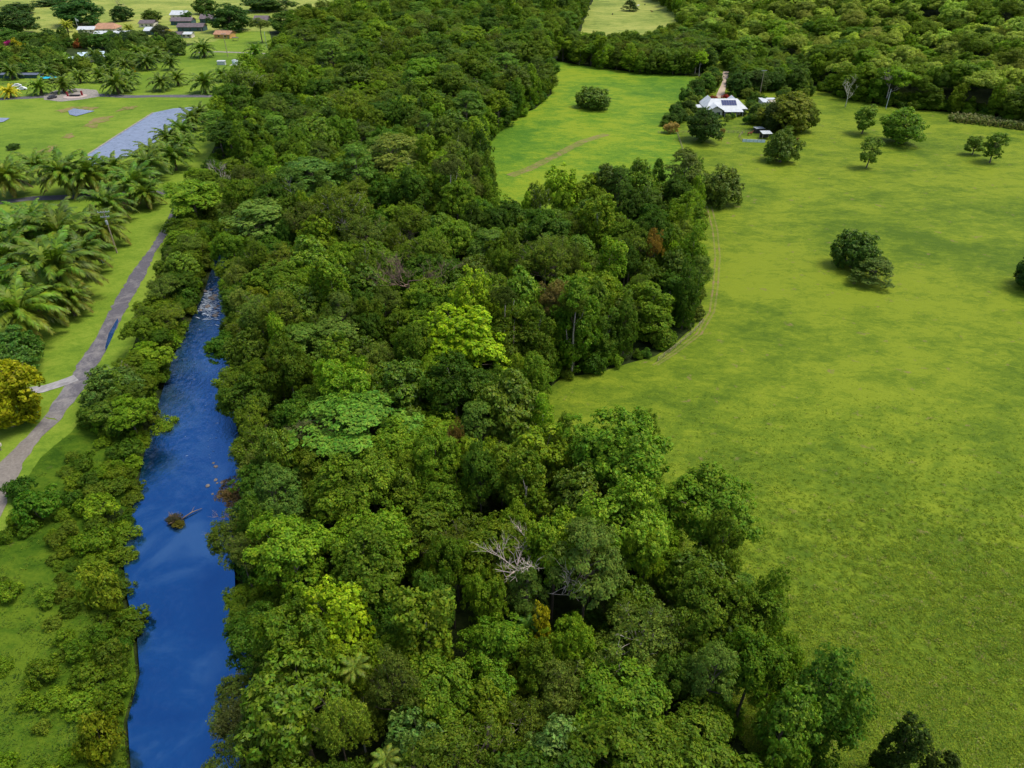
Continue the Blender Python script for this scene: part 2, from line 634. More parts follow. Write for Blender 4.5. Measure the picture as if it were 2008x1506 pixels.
LAWN = PP([(-400, 1150, 0), (-400, 560, 0), (-400, 300, 0), (-300, 130, 0), (100, 130, 0), (330, 105, 0), (420, 72, 0), (470, 50, 0), (525, 48, 0), (540, 110, 0), (520, 150, 0),
           (470, 195, 0), (440, 250, 0), (415, 300, 0), (375, 365, 0), (345, 420, 0), (318, 490, 0), (312, 560, 0), (280, 620, 0), (262, 680, 0),
           (215, 745, 0), (180, 800, 0), (140, 850, 0), (80, 900, 0), (40, 960, 0), (0, 1080, 0), (-100, 1200, 0)])
BANK = PP([(-100, 1200, 0), (0, 1080, 0), (40, 960, 0), (80, 900, 0), (140, 850, 0), (180, 800, 0), (215, 745, 0), (250, 760, 0), (272, 850, 0), (252, 960, 0), (222, 1060, 0), (232, 1160, 0),
           (252, 1240, 0), (258, 1310, 0), (232, 1400, 0), (240, 1506, 0), (252, 1760, 0), (-300, 1760, 0)])
sheet('pasture', PASTURE, 0.10, 6.0, M_PASTURE, wobble=0.4)
sheet('mown_field', HAY, 0.16, 6.0, M_HAY)
sheet('far_field', FARFIELD, 0.15, 12.0, M_DRY, wobble=1.0)
sheet('far_paddock', FARLEFT, 0.15, 25.0, M_DRY)
sheet('lawn', LAWN, 0.12, 7.0, M_LAWN)
sheet('river_bank', BANK, 0.20, 3.0, M_ROUGH, wobble=0.25)
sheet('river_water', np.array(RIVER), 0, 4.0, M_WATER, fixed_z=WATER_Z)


def band(name, left, right, zoff, mat, step=2.0):
    """A road between two outlines that run the same way."""
    a = [P(*p) for p in left]
    b = [P(*p) for p in right]
    poly = [(p.x, p.y) for p in a] + [(p.x, p.y) for p in reversed(b)]
    return sheet(name, np.array(poly), zoff, step * 0.6, mat, wobble=0.16)


def strip(name, pts, width, zoff, mat):
    c = [P(*p) for p in pts]
    lft, rgt = [], []
    for i, p in enumerate(c):
        d = (c[min(i + 1, len(c) - 1)] - c[max(i - 1, 0)]).normalized()
        n = Vector((-d.y, d.x, 0)) * width / 2
        lft.append((p.x + n.x, p.y + n.y))
        rgt.append((p.x - n.x, p.y - n.y))
    return sheet(name, np.array(lft + rgt[::-1]), zoff, max(0.8, width), mat, wobble=width * 0.06)


band('road', [(352, 372), (330, 430), (296, 487), (262, 530), (225, 592), (190, 662), (160, 706), (137, 745), (112, 782), (88, 818)],
     [(366, 376), (345, 436), (306, 494), (284, 545), (256, 592), (232, 640), (208, 690), (182, 735), (158, 772), (116, 828)], 0.17, M_ASPHALT)
band('gravel_road', [(88, 818), (60, 850), (20, 890), (-10, 920), (-120, 1050)], [(116, 828), (82, 858), (52, 900), (28, 955), (-20, 1060)], 0.172, M_ASPHALT)
strip('driveway', [(150, 742), (118, 754), (86, 764), (40, 770), (-60, 785)], 2.6, 0.19, M_PALEROAD)
strip('gravel_track', [(-80, 402), (0, 398), (60, 390), (180, 386), (250, 380), (345, 377)], 4.0, 0.17, M_ASPHALT)
strip('palm_avenue', [(-80, 200), (0, 195), (90, 190), (190, 187), (260, 190), (330, 189), (430, 189), (470, 186)], 5.5, 0.17, M_ASPHALT)
band('parking_apron', [(86, 186), (110, 178), (150, 174), (190, 177)], [(86, 196), (120, 200), (160, 196), (196, 190)], 0.20, M_GRAVEL)
strip('lane', [(380, 104), (425, 102), (480, 104), (530, 106)], 3.5, 0.17, M_GRAVEL)
strip('house_drive', [(1424, 140), (1421, 165), (1415, 178), (1410, 192)], 3.2, 0.2, plain('drive_soil', (0.42, 0.33, 0.25), 0.9, 0.1, 0.15))
for xo in (0, 9):
    strip('wheel_track', [(1386 + xo, 405), (1398 + xo, 450), (1403 + xo, 500), (1399 + xo, 560), (1392 + xo, 610), (1366 + xo, 655), (1320 + xo, 690), (1280 + xo, 716)], 0.42, 0.13, M_WORN)
strip('field_track', [(1000, 345), (1040, 330), (1090, 305), (1140, 280), (1190, 265)], 3.6, 0.19, M_WORN)
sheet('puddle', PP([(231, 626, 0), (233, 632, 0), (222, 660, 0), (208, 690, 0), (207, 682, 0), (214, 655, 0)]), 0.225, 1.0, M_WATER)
POND = PP([(160, 313, 0), (235, 265, 0), (303, 222, 0), (340, 214, 0), (384, 211, 0), (400, 216, 0), (378, 236, 0), (335, 262, 0), (262, 305, 0), (205, 328, 0), (180, 326, 0)])
sheet('lined_pond', POND, 0, 4.0, M_POND, fixed_z=0.32)
strip('pond_edge', [(158, 314), (233, 265), (301, 222)], 0.8, 0.36, M_GRAVEL)
sheet('small_pond', PP([(134, 219, 0), (145, 214, 0), (160, 216, 0), (186, 219, 0), (165, 225, 0), (150, 229, 0), (137, 226, 0)]), 0, 2.0, M_POND, fixed_z=0.34)
sheet('corner_pond', PP([(-30, 236, 0), (-10, 232, 0), (20, 233, 0), (8, 240, 0), (-30, 246, 0)]), 0, 2.0, M_POND, fixed_z=0.34)
for nm, pl in (('soil_patch', [(105, 219), (140, 210), (195, 211), (180, 218), (150, 213), (133, 220), (120, 222)]),
               ('soil_patch', [(225, 220), (240, 211), (272, 208), (262, 214)]),
               ('soil_patch', [(120, 271), (130, 264), (142, 262), (148, 268), (135, 273)]),
               ('soil_patch', [(160, 250), (185, 232), (225, 228), (205, 240), (180, 252)]),
               ('soil_patch', [(70, 300), (95, 287), (116, 285), (100, 300)])):
    sheet(nm, PP([(a, b, 0) for a, b in pl]), 0.22, 2.0, grass_mat('worn_turf', (0.10, 0.14, 0.02), (0.15, 0.18, 0.03), (0.19, 0.19, 0.05), (0.24, 0.16, 0.08), 0.47), wobble=0.9)

# ================================================================== trees: crown and trunk meshes
def unit(v):
    return v / (np.linalg.norm(v, axis=-1, keepdims=True) + 1e-9)


def rand_dirs(rng, n):
    return unit(rng.normal(size=(n, 3)))


def leaf_quads(rng, c, nrm, ln, asp, fold=0.12):
    """Folded diamond leaves: centres c, normals nrm, lengths ln."""
    n = len(c)
    t = np.cross(nrm, rand_dirs(rng, n))
    t = unit(t)
    b = np.cross(nrm, t)
    ln = ln[:, None]
    w = ln * asp
    v = np.empty((n, 4, 3))
    v[:, 0] = c - t * ln / 2 - nrm * ln * fold
    v[:, 1] = c + b * w / 2
    v[:, 2] = c + t * ln / 2 - nrm * ln * fold
    v[:, 3] = c - b * w / 2
    return v.reshape(-1, 3)


def lobes_for(rng, style, R, z0, z1, nl):
    """Branch-end clumps: centre, outward direction, radius factor, flattening."""
    out = []
    hz = (z1 - z0) / 2
    zc = (z0 + z1) / 2
    ph = rng.uniform(0, 6.28, 4)
    if style in ('dome', 'fine', 'big', 'round', 'full'):
        lo = {'full': -0.92, 'dome': -0.35, 'fine': -0.25, 'big': -0.5, 'round': -0.75}[style]
        k = 0
        while k < nl:
            d = rand_dirs(rng, 1)[0]
            if d[2] < lo:
                continue
            az = math.atan2(d[1], d[0])
            m = 1 + 0.20 * math.sin(2 * az + ph[0]) + 0.17 * math.sin(3 * az + ph[1]) + 0.12 * math.sin(5 * az + ph[2]) * (1 - abs(d[2]))
            if style == 'round':
                m = 1 + (m - 1) * 0.45
            f = rng.uniform(0.62, 1.0) if k > nl * 0.22 else rng.uniform(0.25, 0.6)
            c = np.array([d[0] * R * f * m, d[1] * R * f * m, zc + d[2] * hz * f * (1 + 0.15 * math.sin(az * 2 + ph[3]))])
            out.append((c, unit(d + np.array([0, 0, 0.35])), rng.uniform(0.6, 1.4), 0.78))
            k += 1
    elif style == 'umbrella':
        tiers = 4
        for k in range(nl):
            t = k % tiers
            zt = z0 + (z1 - z0) * (0.18 + 0.27 * t) + rng.normal(0, 0.25)
            rt = R * (1.0, 0.98, 0.82, 0.5)[t]
            a = rng.uniform(0, 6.283)
            rr = rt * math.sqrt(rng.uniform(0.12 if t > 1 else 0.3, 1)) * (1 + 0.18 * math.sin(3 * a + ph[t]))
            c = np.array([rr * math.cos(a), rr * math.sin(a), zt - 0.18 * rr])
            out.append((c, unit(np.array([math.cos(a) * 0.5, math.sin(a) * 0.5, 1.0])), rng.uniform(0.8, 1.3), 0.34))
    elif style == 'vine':
        for k in range(nl):
            u = (k + 0.5) / nl
            z = z0 + (z1 - z0) * u
            prof = (0.75 + 0.35 * math.sin(u * 9 + ph[0]) * 0.5 + 0.25 * math.sin(u * 17 + ph[1]) * 0.5)
            prof *= (1 - 0.25 * max(0, u - 0.75) / 0.25)
            a = rng.uniform(0, 6.283)
            rr = R * prof * rng.uniform(0.6, 1.0)
            c = np.array([rr * math.cos(a) + 0.5 * math.sin(u * 5 + ph[2]), rr * math.sin(a) + 0.5 * math.cos(u * 4 + ph[3]), z])
            out.append((c, unit(np.array([math.cos(a), math.sin(a), 0.55 + (u > 0.85)])), rng.uniform(0.7, 1.2), 1.25))
    elif style == 'cone':
        for k in range(nl):
            u = math.sqrt(rng.uniform(0, 1))
            z = z1 - (z1 - z0) * u
            a = rng.uniform(0, 6.283)
            rr = R * u * rng.uniform(0.7, 1.0)
            c = np.array([rr * math.cos(a), rr * math.sin(a), z])
            out.append((c, unit(np.array([math.cos(a), math.sin(a), 0.6])), rng.uniform(0.7, 1.1), 0.8))
    return out


def crown_mesh(name, seed, style, R=4.0, z0=5.0, z1=14.0, nl=60, lr=1.25, lpl=150, ls=0.42, asp=0.55, mat=None, up=0.45, jit=0.5):
    rng = np.random.default_rng(seed)
    lob = lobes_for(rng, style, R, z0, z1, nl)
    allv = []
    for c, out, fr, flat in lob:
        r = lr * fr
        m = int(lpl * fr * fr)
        d = rand_dirs(rng, int(m * 1.6))
        d = d[(d @ out) > -0.35][:m]
        rad = r * rng.uniform(0.62, 1.08, len(d))[:, None]
        # clumpy surface: pull the leaves into twigs
        tw = rand_dirs(rng, 9)
        nearest = tw[np.argmax(d @ tw.T, axis=1)]
        d2 = unit(d * 0.62 + nearest * 0.38)
        p = c + d2 * rad * np.array([1, 1, flat])
        nrm = unit(d2 * 0.8 + out * 0.45 + np.array([0, 0, up]) + rng.normal(0, jit, d2.shape))
        ln = ls * rng.uniform(0.65, 1.3, len(d))
        allv.append(leaf_quads(rng, p, nrm, ln, asp))
    v = np.concatenate(allv)
    me = mesh_np(name, v, np.arange(len(v)), 4, mat or M_LEAF)
    return me, lob


def trunk_mesh(name, seed, lob, h, r, z_fork, nbr=14, curve=0.5, tips=False, mat=None):
    rng = random.Random(seed)
    mb = MB()
    top = Vector((rng.uniform(-curve, curve), rng.uniform(-curve, curve), h * 0.86))
    mid = Vector((top.x * 0.3 + rng.uniform(-0.2, 0.2), top.y * 0.3 + rng.uniform(-0.2, 0.2), z_fork))
    pts = [Vector((0, 0, -0.6)), Vector((0, 0, 0.35)), mid * 0.5 + Vector((0.1, 0, 0)), mid, (mid + top) * 0.5, top]
    mb.tube(pts, [r * 1.6, r * 1.08, r * 0.9, r * 0.75, r * 0.5, r * 0.18], 7)
    picks = list(range(len(lob)))
    rng.shuffle(picks)
    for k in picks[:nbr]:
        c = Vector(lob[k][0])
        u = min(0.95, max(0.0, (c.z - 1.5 - mid.z) / max(0.1, top.z - mid.z)) * 0.7)
        a = mid.lerp(top, u) if c.z > mid.z * 0.7 else mid * 0.8
        q = a.lerp(c, 0.5) + Vector((rng.uniform(-0.3, 0.3), rng.uniform(-0.3, 0.3), -0.1 * (c - a).length + 0.2))
        rr = r * 0.42 * (1 - 0.5 * u)
        mb.tube([a, q, c], [rr, rr * 0.65, rr * 0.25], 5, False)
        if tips:
            for _ in range(4):
                e = c + Vector((rng.uniform(-1, 1), rng.uniform(-1, 1), rng.uniform(-0.2, 1))) * 1.1
                mb.tube([q.lerp(c, 0.6), c.lerp(e, 0.5) + Vector((0, 0, 0.15)), e], [rr * 0.45, rr * 0.25, rr * 0.08], 4, False)
    return mb.mesh(name, mat or M_BARK, True)


SPEC = {}


def species(key, n, style, kw, h, r, fork, nbr=12, seed=0, tips=False):
    lst = []
    for i in range(n):
        cm, lob = crown_mesh('crown_' + key, seed * 100 + i, style, **kw)
        tm = trunk_mesh('trunk_' + key, seed * 100 + i + 7, lob, h, r, fork, nbr, tips=tips)
        lst.append((cm, tm))
    SPEC[key] = lst


species('dome', 5, 'dome', dict(R=4, z0=6.0, z1=14.5, nl=66, lr=1.2, lpl=250, ls=0.34), 14, 0.24, 6.0, seed=1)
species('big', 3, 'big', dict(R=4, z0=4.5, z1=13.5, nl=60, lr=1.2, lpl=165, ls=0.46, asp=0.5, mat=M_GLOSSY), 13, 0.22, 5.0, seed=2)
species('umbrella', 3, 'umbrella', dict(R=5.2, z0=9.0, z1=14.5, nl=80, lr=1.35, lpl=150, ls=0.36, up=1.0, jit=0.35), 14, 0.26, 8.0, 20, seed=3)
species('fine', 3, 'fine', dict(R=4, z0=6.5, z1=14.0, nl=85, lr=0.95, lpl=150, ls=0.30, asp=0.45, jit=0.7), 13.5, 0.2, 6.0, 26, seed=4, tips=True)
species('vine', 3, 'vine', dict(R=2.7, z0=0.8, z1=15.0, nl=70, lr=1.1, lpl=190, ls=0.42, up=0.3), 14, 0.3, 7.0, 6, seed=5)
species('round', 2, 'round', dict(R=4, z0=1.0, z1=8.6, nl=90, lr=1.1, lpl=150, ls=0.44, asp=0.45, mat=M_GLOSSY), 7.5, 0.3, 1.8, 14, seed=6)
species('mound', 2, 'round', dict(R=4, z0=-0.6, z1=6.2, nl=110, lr=1.0, lpl=140, ls=0.40, asp=0.5, mat=M_GLOSSY), 5.5, 0.3, 0.8, 10, seed=12)
species('low', 3, 'full', dict(R=4, z0=0.2, z1=8.5, nl=100, lr=1.05, lpl=150, ls=0.40), 8, 0.26, 2.2, 16, seed=13, tips=True)
species('skirt', 3, 'full', dict(R=4, z0=0.0, z1=14.5, nl=100, lr=1.2, lpl=190, ls=0.36), 14, 0.24, 4.0, 8, seed=14)
species('lime', 2, 'dome', dict(R=4, z0=4.0, z1=14.5, nl=110, lr=0.85, lpl=150, ls=0.34, asp=0.7, up=0.7, jit=0.35), 13.5, 0.25, 5.0, 20, seed=7)
species('cone', 1, 'cone', dict(R=3.2, z0=1.5, z1=14.0, nl=90, lr=0.9, lpl=130, ls=0.36), 13.5, 0.2, 2.0, 6, seed=8)
species('slim', 3, 'full', dict(R=2.4, z0=1.3, z1=9.5, nl=44, lr=0.85, lpl=130, ls=0.36), 9, 0.16, 3.0, 14, seed=9, tips=True)
species('shrub', 4, 'round', dict(R=2.0, z0=0.15, z1=3.2, nl=34, lr=0.75, lpl=120, ls=0.30), 2.6, 0.1, 0.5, 5, seed=10)
species('flat', 2, 'umbrella', dict(R=4.5, z0=2.0, z1=8.0, nl=80, lr=1.2, lpl=150, ls=0.36, up=0.9, jit=0.4), 7.5, 0.28, 2.6, 22, seed=11)
BASE_R = dict(skirt=4.7, low=4.6, mound=4.4, dome=4.6, big=4.6, umbrella=5.8, fine=4.4, vine=3.2, round=4.4, lime=4.4, cone=3.4, slim=2.9, shrub=2.4, flat=5.2)
BASE_H = dict(skirt=15.2, low=9.0, mound=6.6, dome=15, big=14, umbrella=14.5, fine=14.3, vine=15.5, round=9.0, lime=15, cone=14.3, slim=10, shrub=3.5, flat=8.3)

# leaf colours (albedo)
LEAF_GAIN = 2.1


def gain(c):
    return (c[0] * LEAF_GAIN * 0.93, c[1] * LEAF_GAIN, c[2] * LEAF_GAIN * 0.6)


C_DEEP = (0.034, 0.070, 0.008)
C_MID = (0.058, 0.098, 0.009)
C_FRESH = (0.080, 0.128, 0.010)
C_OLIVE = (0.068, 0.098, 0.012)
C_GREY = (0.066, 0.096, 0.019)
C_LIME = (0.100, 0.158, 0.009)
C_BLUE = (0.060, 0.104, 0.020)
BARK_C = (0.16, 0.13, 0.10)
BARK_PALE = (0.42, 0.38, 0.32)
RNG = random.Random(11)


def jcol(c, j=0.14):
    k = 1 + RNG.uniform(-j, j)
    return tuple(max(0.003, x * k * (1 + RNG.uniform(-0.08, 0.08))) for x in c)


def plant_tree(name, key, loc, r, h, col, label, cat='tree', group=None, bark=BARK_C, variant=None, rz=None):
    """A tree of that species whose crown is about r in radius and whose top is about h high."""
    i = RNG.randrange(len(SPEC[key])) if variant is None else variant % len(SPEC[key])
    cm, tm = SPEC[key][i]
    s = r / BASE_R[key]
    e = empty(name, loc, RNG.uniform(0, 6.28) if rz is None else rz, label, cat, group, (s, s, h / BASE_H[key]))
    obj('trunk', tm, e, bark)
    obj('crown', cm, e, gain(col))
    return e


def on_ground(px, py):
    v = P(px, py)
    return Vector((v.x, v.y, terrain(v.x, v.y)))


def at_px(name, key, px, py, wpx, hpx, col, label, cat='tree', **kw):
    """A tree whose base shows at (px, py), wpx wide and hpx tall in the photograph."""
    loc = on_ground(px, py)
    s = S(px, py)
    ang = math.atan2(CAM_H, loc.y)
    # what shows of a crown is its height seen at a slant plus the depth of its top
    r = wpx / 2 / s
    h = max(1.2, (hpx / s - 0.6 * r * math.sin(ang)) / math.cos(ang))
    return plant_tree(name, key, loc, r, h, jcol(col, 0.05), label, cat, **kw)


# ------------------------------------------------------------------ single trees that the photograph sets apart
PLACED = []      # (x, y, r) kept clear of the random wood


def keep(e, r):
    PLACED.append((e.location.x, e.location.y, r))
    return e


def crown_at(name, key, px, py, zc, wpx, h, col, label, cat='tree', **kw):
    """A tree of the closed wood: the middle of its crown, at height zc, shows at (px, py)."""
    v = P(px, py, zc)
    r = wpx / 2 / S(px, py, zc)
    e = plant_tree(name, key, (v.x, v.y, terrain(v.x, v.y)), r, h, jcol(col, 0.04), label, cat, **kw)
    return keep(e, r * 0.8)


crown_at('broadleaf_tree', 'lime', 668, 1225, 11, 135, 17.5, (0.135, 0.180, 0.009), 'bright yellow-green rounded tree rising from the near canopy left of the bare grey limbs', variant=0)
crown_at('broadleaf_tree', 'lime', 905, 672, 13, 165, 20.5, (0.160, 0.235, 0.008), 'brightest lime green tree, widest of the lime crowns mid-forest', variant=1)
crown_at('broadleaf_tree', 'lime', 925, 585, 16, 95, 22, (0.135, 0.205, 0.009), 'lime green tree standing directly behind the widest lime crown', variant=0)
crown_at('broadleaf_tree', 'dome', 870, 740, 9, 110, 14, (0.085, 0.150, 0.012), 'fresh green tree just below the widest lime crown', variant=2)
crown_at('broadleaf_tree', 'dome', 1215, 900, 13, 200, 20, (0.072, 0.125, 0.012), 'huge fresh green tree overhanging the pasture below the pasture inlet', variant=0)
crown_at('broadleaf_tree', 'dome', 1380, 1020, 10, 190, 17, (0.080, 0.135, 0.012), 'wide fresh green tree bulging farthest into the near pasture', variant=1)
crown_at('broadleaf_tree', 'dome', 1225, 1035, 13, 170, 19, (0.076, 0.130, 0.012), 'large green tree between the two crowns that overhang the pasture', variant=3)
crown_at('spreading_tree', 'umbrella', 690, 830, 12, 260, 15, (0.060, 0.125, 0.020), 'broad tiered blue-green tree spreading widest in the mid-forest canopy', variant=0)
crown_at('spreading_tree', 'umbrella', 655, 660, 12, 120, 15, (0.075, 0.120, 0.026), 'pale tiered tree above the yellow-green crown near the river', variant=1)
crown_at('broadleaf_tree', 'dome', 606, 688, 8, 80, 12, (0.115, 0.150, 0.012), 'small yellow-green tree below a pale tiered crown near the river', variant=1)
crown_at('broadleaf_tree', 'dome', 503, 585, 9, 50, 12, (0.135, 0.145, 0.014), 'small mustard-green tree across the river bank from the rapids', variant=4)
crown_at('spreading_tree', 'umbrella', 515, 430, 12, 140, 16, (0.085, 0.125, 0.030), 'pale green tiered tree beside the dark gap over the river', variant=2)
crown_at('spreading_tree', 'umbrella', 610, 340, 14, 150, 17, (0.052, 0.095, 0.024), 'wide blue-green tiered tree above the dark river gap', variant=0)
crown_at('spreading_tree', 'umbrella', 775, 300, 16, 150, 20, (0.088, 0.110, 0.022), 'tall olive tree with a domed crown above the mid forest strip', variant=1)
crown_at('cone_shaped_tree', 'cone', 787, 237, 10, 42, 19, (0.024, 0.066, 0.012), 'dark green cone-shaped tree in the far forest strip')
crown_at('broadleaf_tree', 'dome', 380, 390, 9, 120, 14, (0.082, 0.125, 0.014), 'fresh green tree on the left bank where road and track meet', variant=2)
crown_at('spreading_tree', 'umbrella', 1340, 345, 13, 75, 20, (0.055, 0.070, 0.022), 'tall vine-hung olive tree at the corner of the jutting clump', variant=2)
crown_at('broadleaf_tree', 'fine', 1285, 470, 14, 40, 17, (0.13, 0.085, 0.02), 'small rust-orange crown in the clump jutting into the pasture', variant=0)
crown_at('broadleaf_tree', 'slim', 1058, 1188, 13, 55, 14, (0.24, 0.20, 0.010), 'small golden-yellow crown under the bare grey limbs', variant=0)
crown_at('broadleaf_tree', 'fine', 890, 850, 12, 42, 14, (0.085, 0.055, 0.02), 'small reddish-brown crown right of the broad tiered tree', variant=1)
crown_at('broadleaf_tree', 'fine', 630, 850, 10, 170, 13, (0.070, 0.072, 0.034), 'grey-brown sparse tree left of and below the broad tiered crown', variant=2)
crown_at('broadleaf_tree', 'fine', 1085, 575, 15, 75, 18, (0.095, 0.080, 0.032), 'brownish fading crown inside the clump jutting into the pasture', variant=0)
crown_at('broadleaf_tree', 'slim', 1138, 842, 13, 30, 14, (0.26, 0.21, 0.012), 'tiny mustard-yellow crown top at the pasture inlet', variant=1)
crown_at('broadleaf_tree', 'fine', 468, 960, 3.5, 90, 7, (0.085, 0.062, 0.030), 'brown half-bare shrub leaning over the river beside the snag', variant=1)
crown_at('broadleaf_tree', 'fine', 480, 1420, 6, 110, 10, (0.062, 0.068, 0.026), 'grey-olive tree leaning over the river at the bottom of the picture', variant=2)
crown_at('large_leaved_tree', 'big', 820, 1450, 10, 150, 14, (0.055, 0.105, 0.024), 'blue-green feathery tree at the bottom edge, mid-canopy', variant=0)
crown_at('large_leaved_tree', 'big', 1095, 1480, 10, 150, 14, (0.070, 0.115, 0.034), 'pale blue-green tree at the bottom edge right of the feathery one', variant=1)

for a in (('shrubby_tree', 'mound', 1163, 213, 70, 46, (0.050, 0.085, 0.014), 'round dense dark tree alone in the mown field'),
          ('pasture_tree', 'low', 1378, 278, 78, 66, (0.030, 0.058, 0.012), 'dark dense tree in front of the white-roofed house'),
          ('pasture_tree', 'mound', 1529, 318, 66, 64, (0.070, 0.110, 0.016), 'round fresh green tree beside the horse pen shelter'),
          ('pasture_tree', 'slim', 1690, 262, 52, 62, (0.066, 0.110, 0.018), 'slender tree left of the broad pasture tree below the far wood'),
          ('pasture_tree', 'low', 1762, 280, 88, 70, (0.060, 0.105, 0.014), 'broad spreading tree in the pasture below the far wood'),
          ('pasture_tree', 'slim', 1699, 328, 46, 66, (0.078, 0.125, 0.020), 'thin light green sapling in front of the broad pasture tree'),
          ('pasture_tree', 'slim', 1906, 304, 40, 42, (0.060, 0.105, 0.016), 'smaller of the two slim trees near the right pasture edge'),
          ('pasture_tree', 'slim', 1940, 320, 48, 66, (0.058, 0.100, 0.016), 'taller of the two slim trees near the right pasture edge'),
          ('pasture_tree', 'mound', 1412, 400, 80, 74, (0.075, 0.105, 0.018), 'round glossy tree at the tip of the jutting forest clump'),
          ('pasture_tree', 'mound', 1668, 524, 84, 82, (0.034, 0.070, 0.010), 'round dark tree in mid-pasture, denser of the touching pair'),
          ('pasture_tree', 'flat', 1708, 556, 84, 58, (0.055, 0.075, 0.022), 'sparse drooping tree touching a round dark tree in mid-pasture'),
          ('pasture_tree', 'mound', 2020, 568, 78, 84, (0.024, 0.060, 0.010), 'dark tree cut off by the right picture edge')):
    e = at_px(a[0], a[1], a[2], a[3], a[4], a[5], a[6], a[7])
    keep(e, 4)
crown_at('pasture_tree', 'vine', 1752, 1490, 5, 80, 11.5, (0.026, 0.045, 0.010), 'dark upright tree in the pasture at the bottom edge, taller of two')
crown_at('pasture_tree', 'vine', 1815, 1535, 4, 64, 9, (0.028, 0.048, 0.011), 'dark upright tree in the pasture at the bottom edge, smaller of two')
PLACED += [(*P(1752, 1490, 5)[:2], 5.5), (*P(1815, 1535, 4)[:2], 5.5), (*P(1700, 1530, 4)[:2], 4.5)]

# left side
at_px('garden_tree', 'low', 28, 836, 150, 150, (0.165, 0.158, 0.006), 'golden-yellow tree beside the side driveway', variant=0)
at_px('garden_tree', 'round', 40, 735, 110, 95, (0.030, 0.075, 0.012), 'dark green tree behind the golden-yellow tree', variant=1)
at_px('bank_tree', 'round', 235, 800, 115, 88, (0.040, 0.075, 0.014), 'dark rounded tree with pale stems beside the road bend', variant=0)
at_px('bank_shrub', 'shrub', 85, 1020, 90, 70, (0.035, 0.085, 0.008), 'dark green leafy bush beside the gravel road', cat='shrub', variant=1)
at_px('bank_shrub', 'shrub', 50, 975, 60, 50, (0.028, 0.070, 0.008), 'smaller dark bush above the leafy one beside the gravel road', cat='shrub', variant=2)
at_px('bank_shrub', 'shrub', 212, 1185, 80, 90, (0.095, 0.125, 0.010), 'yellow-green bush on the left bank below the river snag', cat='shrub', variant=0)
at_px('bank_shrub', 'shrub', 205, 1470, 95, 90, (0.095, 0.120, 0.008), 'yellow-green bush on the left bank near the bottom edge', cat='shrub', variant=3)
at_px('bank_shrub', 'shrub', 318, 822, 60, 40, (0.10, 0.17, 0.014), 'bright green branch-like bush leaning over the river', cat='shrub', variant=2)


# ------------------------------------------------------------------ the wood
WOOD = PP([(500, 1900, 0), (474, 1760, 0), (464, 1506, 0), (484, 1420, 0), (508, 1340, 0), (462, 1210, 0), (460, 1100, 0), (490, 1010, 0), (486, 940, 0), (470, 850, 0), (448, 740, 0), (456, 640, 0), (450, 560, 0),
           (446, 510, 0), (454, 445, 0), (470, 408, 0), (500, 372, 0), (546, 332, 0), (470, 342, 0), (425, 345, 0), (418, 310, 0), (432, 262, 0), (462, 220, 0), (500, 185, 0), (548, 130, 0), (570, 90, 0),
           (620, 62, 0), (700, 40, 0), (800, 14, 0), (880, -30, 0), (1170, -30, 0), (1148, 30, 0), (1128, 70, 0), (1098, 105, 0), (1082, 140, 0), (1086, 182, 0), (1050, 218, 0),
           (1008, 242, 0), (958, 288, 0), (952, 330, 0), (985, 400, 10), (1060, 365, 13), (1150, 345, 14), (1250, 330, 14), (1340, 335, 12), (1378, 360, 8), (1376, 430, 0),
           (1370, 520, 0), (1384, 580, 0), (1368, 636, 0), (1290, 702, 0), (1180, 732, 0), (1100, 752, 0), (1060, 775, 0), (1085, 800, 10), (1130, 815, 12), (1280, 850, 12), (1370, 930, 12),
           (1440, 1040, 9), (1440, 1110, 7), (1550, 1200, 8), (1630, 1330, 8), (1665, 1450, 7), (1690, 1540, 4), (1740, 1750, 0), (1700, 1900, 0)])
BANKWOOD = PP([(356, 470, 0), (340, 520, 0), (332, 570, 0), (304, 628, 0), (292, 680, 0), (262, 745, 0), (238, 800, 0), (215, 840, 0), (240, 860, 0), (272, 850, 0), (300, 765, 0),
               (328, 690, 0), (365, 612, 0), (388, 562, 0), (404, 520, 0), (422, 440, 0), (440, 395, 0), (466, 356, 0), (420, 350, 0), (395, 380, 0), (370, 420, 0)])
HILLWOOD = np.concatenate([PP([(1566, 150, 0), (1592, 170, 0), (1640, 190, 0), (1700, 204, 0), (1760, 214, 0), (1870, 224, 0), (2008, 247, 0), (2200, 285, 0)]),
                           np.array([(420, 330), (700, 820), (300, 1050), (120, 1050), (132, 800), (134, 640), (118, 560), (118, 500), (132, 440)])])
HILLFRONT = PP([(1592, 172, 0), (1640, 190, 0), (1700, 204, 0), (1760, 214, 0), (1870, 224, 0), (2008, 247, 0), (2050, 240, 0), (1990, 225, 0), (1870, 206, 0), (1760, 196, 0), (1650, 176, 0)])
GARDENWOOD = PP([(1408, 128, 0), (1470, 112, 0), (1560, 140, 0), (1590, 166, 0), (1560, 176, 0), (1500, 176, 0), (1440, 172, 0), (1432, 140, 0)])
HEDGE = PP([(1092, 121, 0), (1150, 133, 0), (1250, 146, 0), (1372, 152, 0), (1396, 140, 0), (1400, 100, 0), (1330, 84, 0), (1290, 90, 0), (1268, 104, 0), (1110, 102, 0)])
LEFTWOOD = PP([(-300, 150, 0), (60, 150, 0), (200, 140, 0), (330, 110, 0), (345, 84, 0), (240, 80, 0), (150, 78, 0), (60, 70, 0), (-300, 95, 0)])

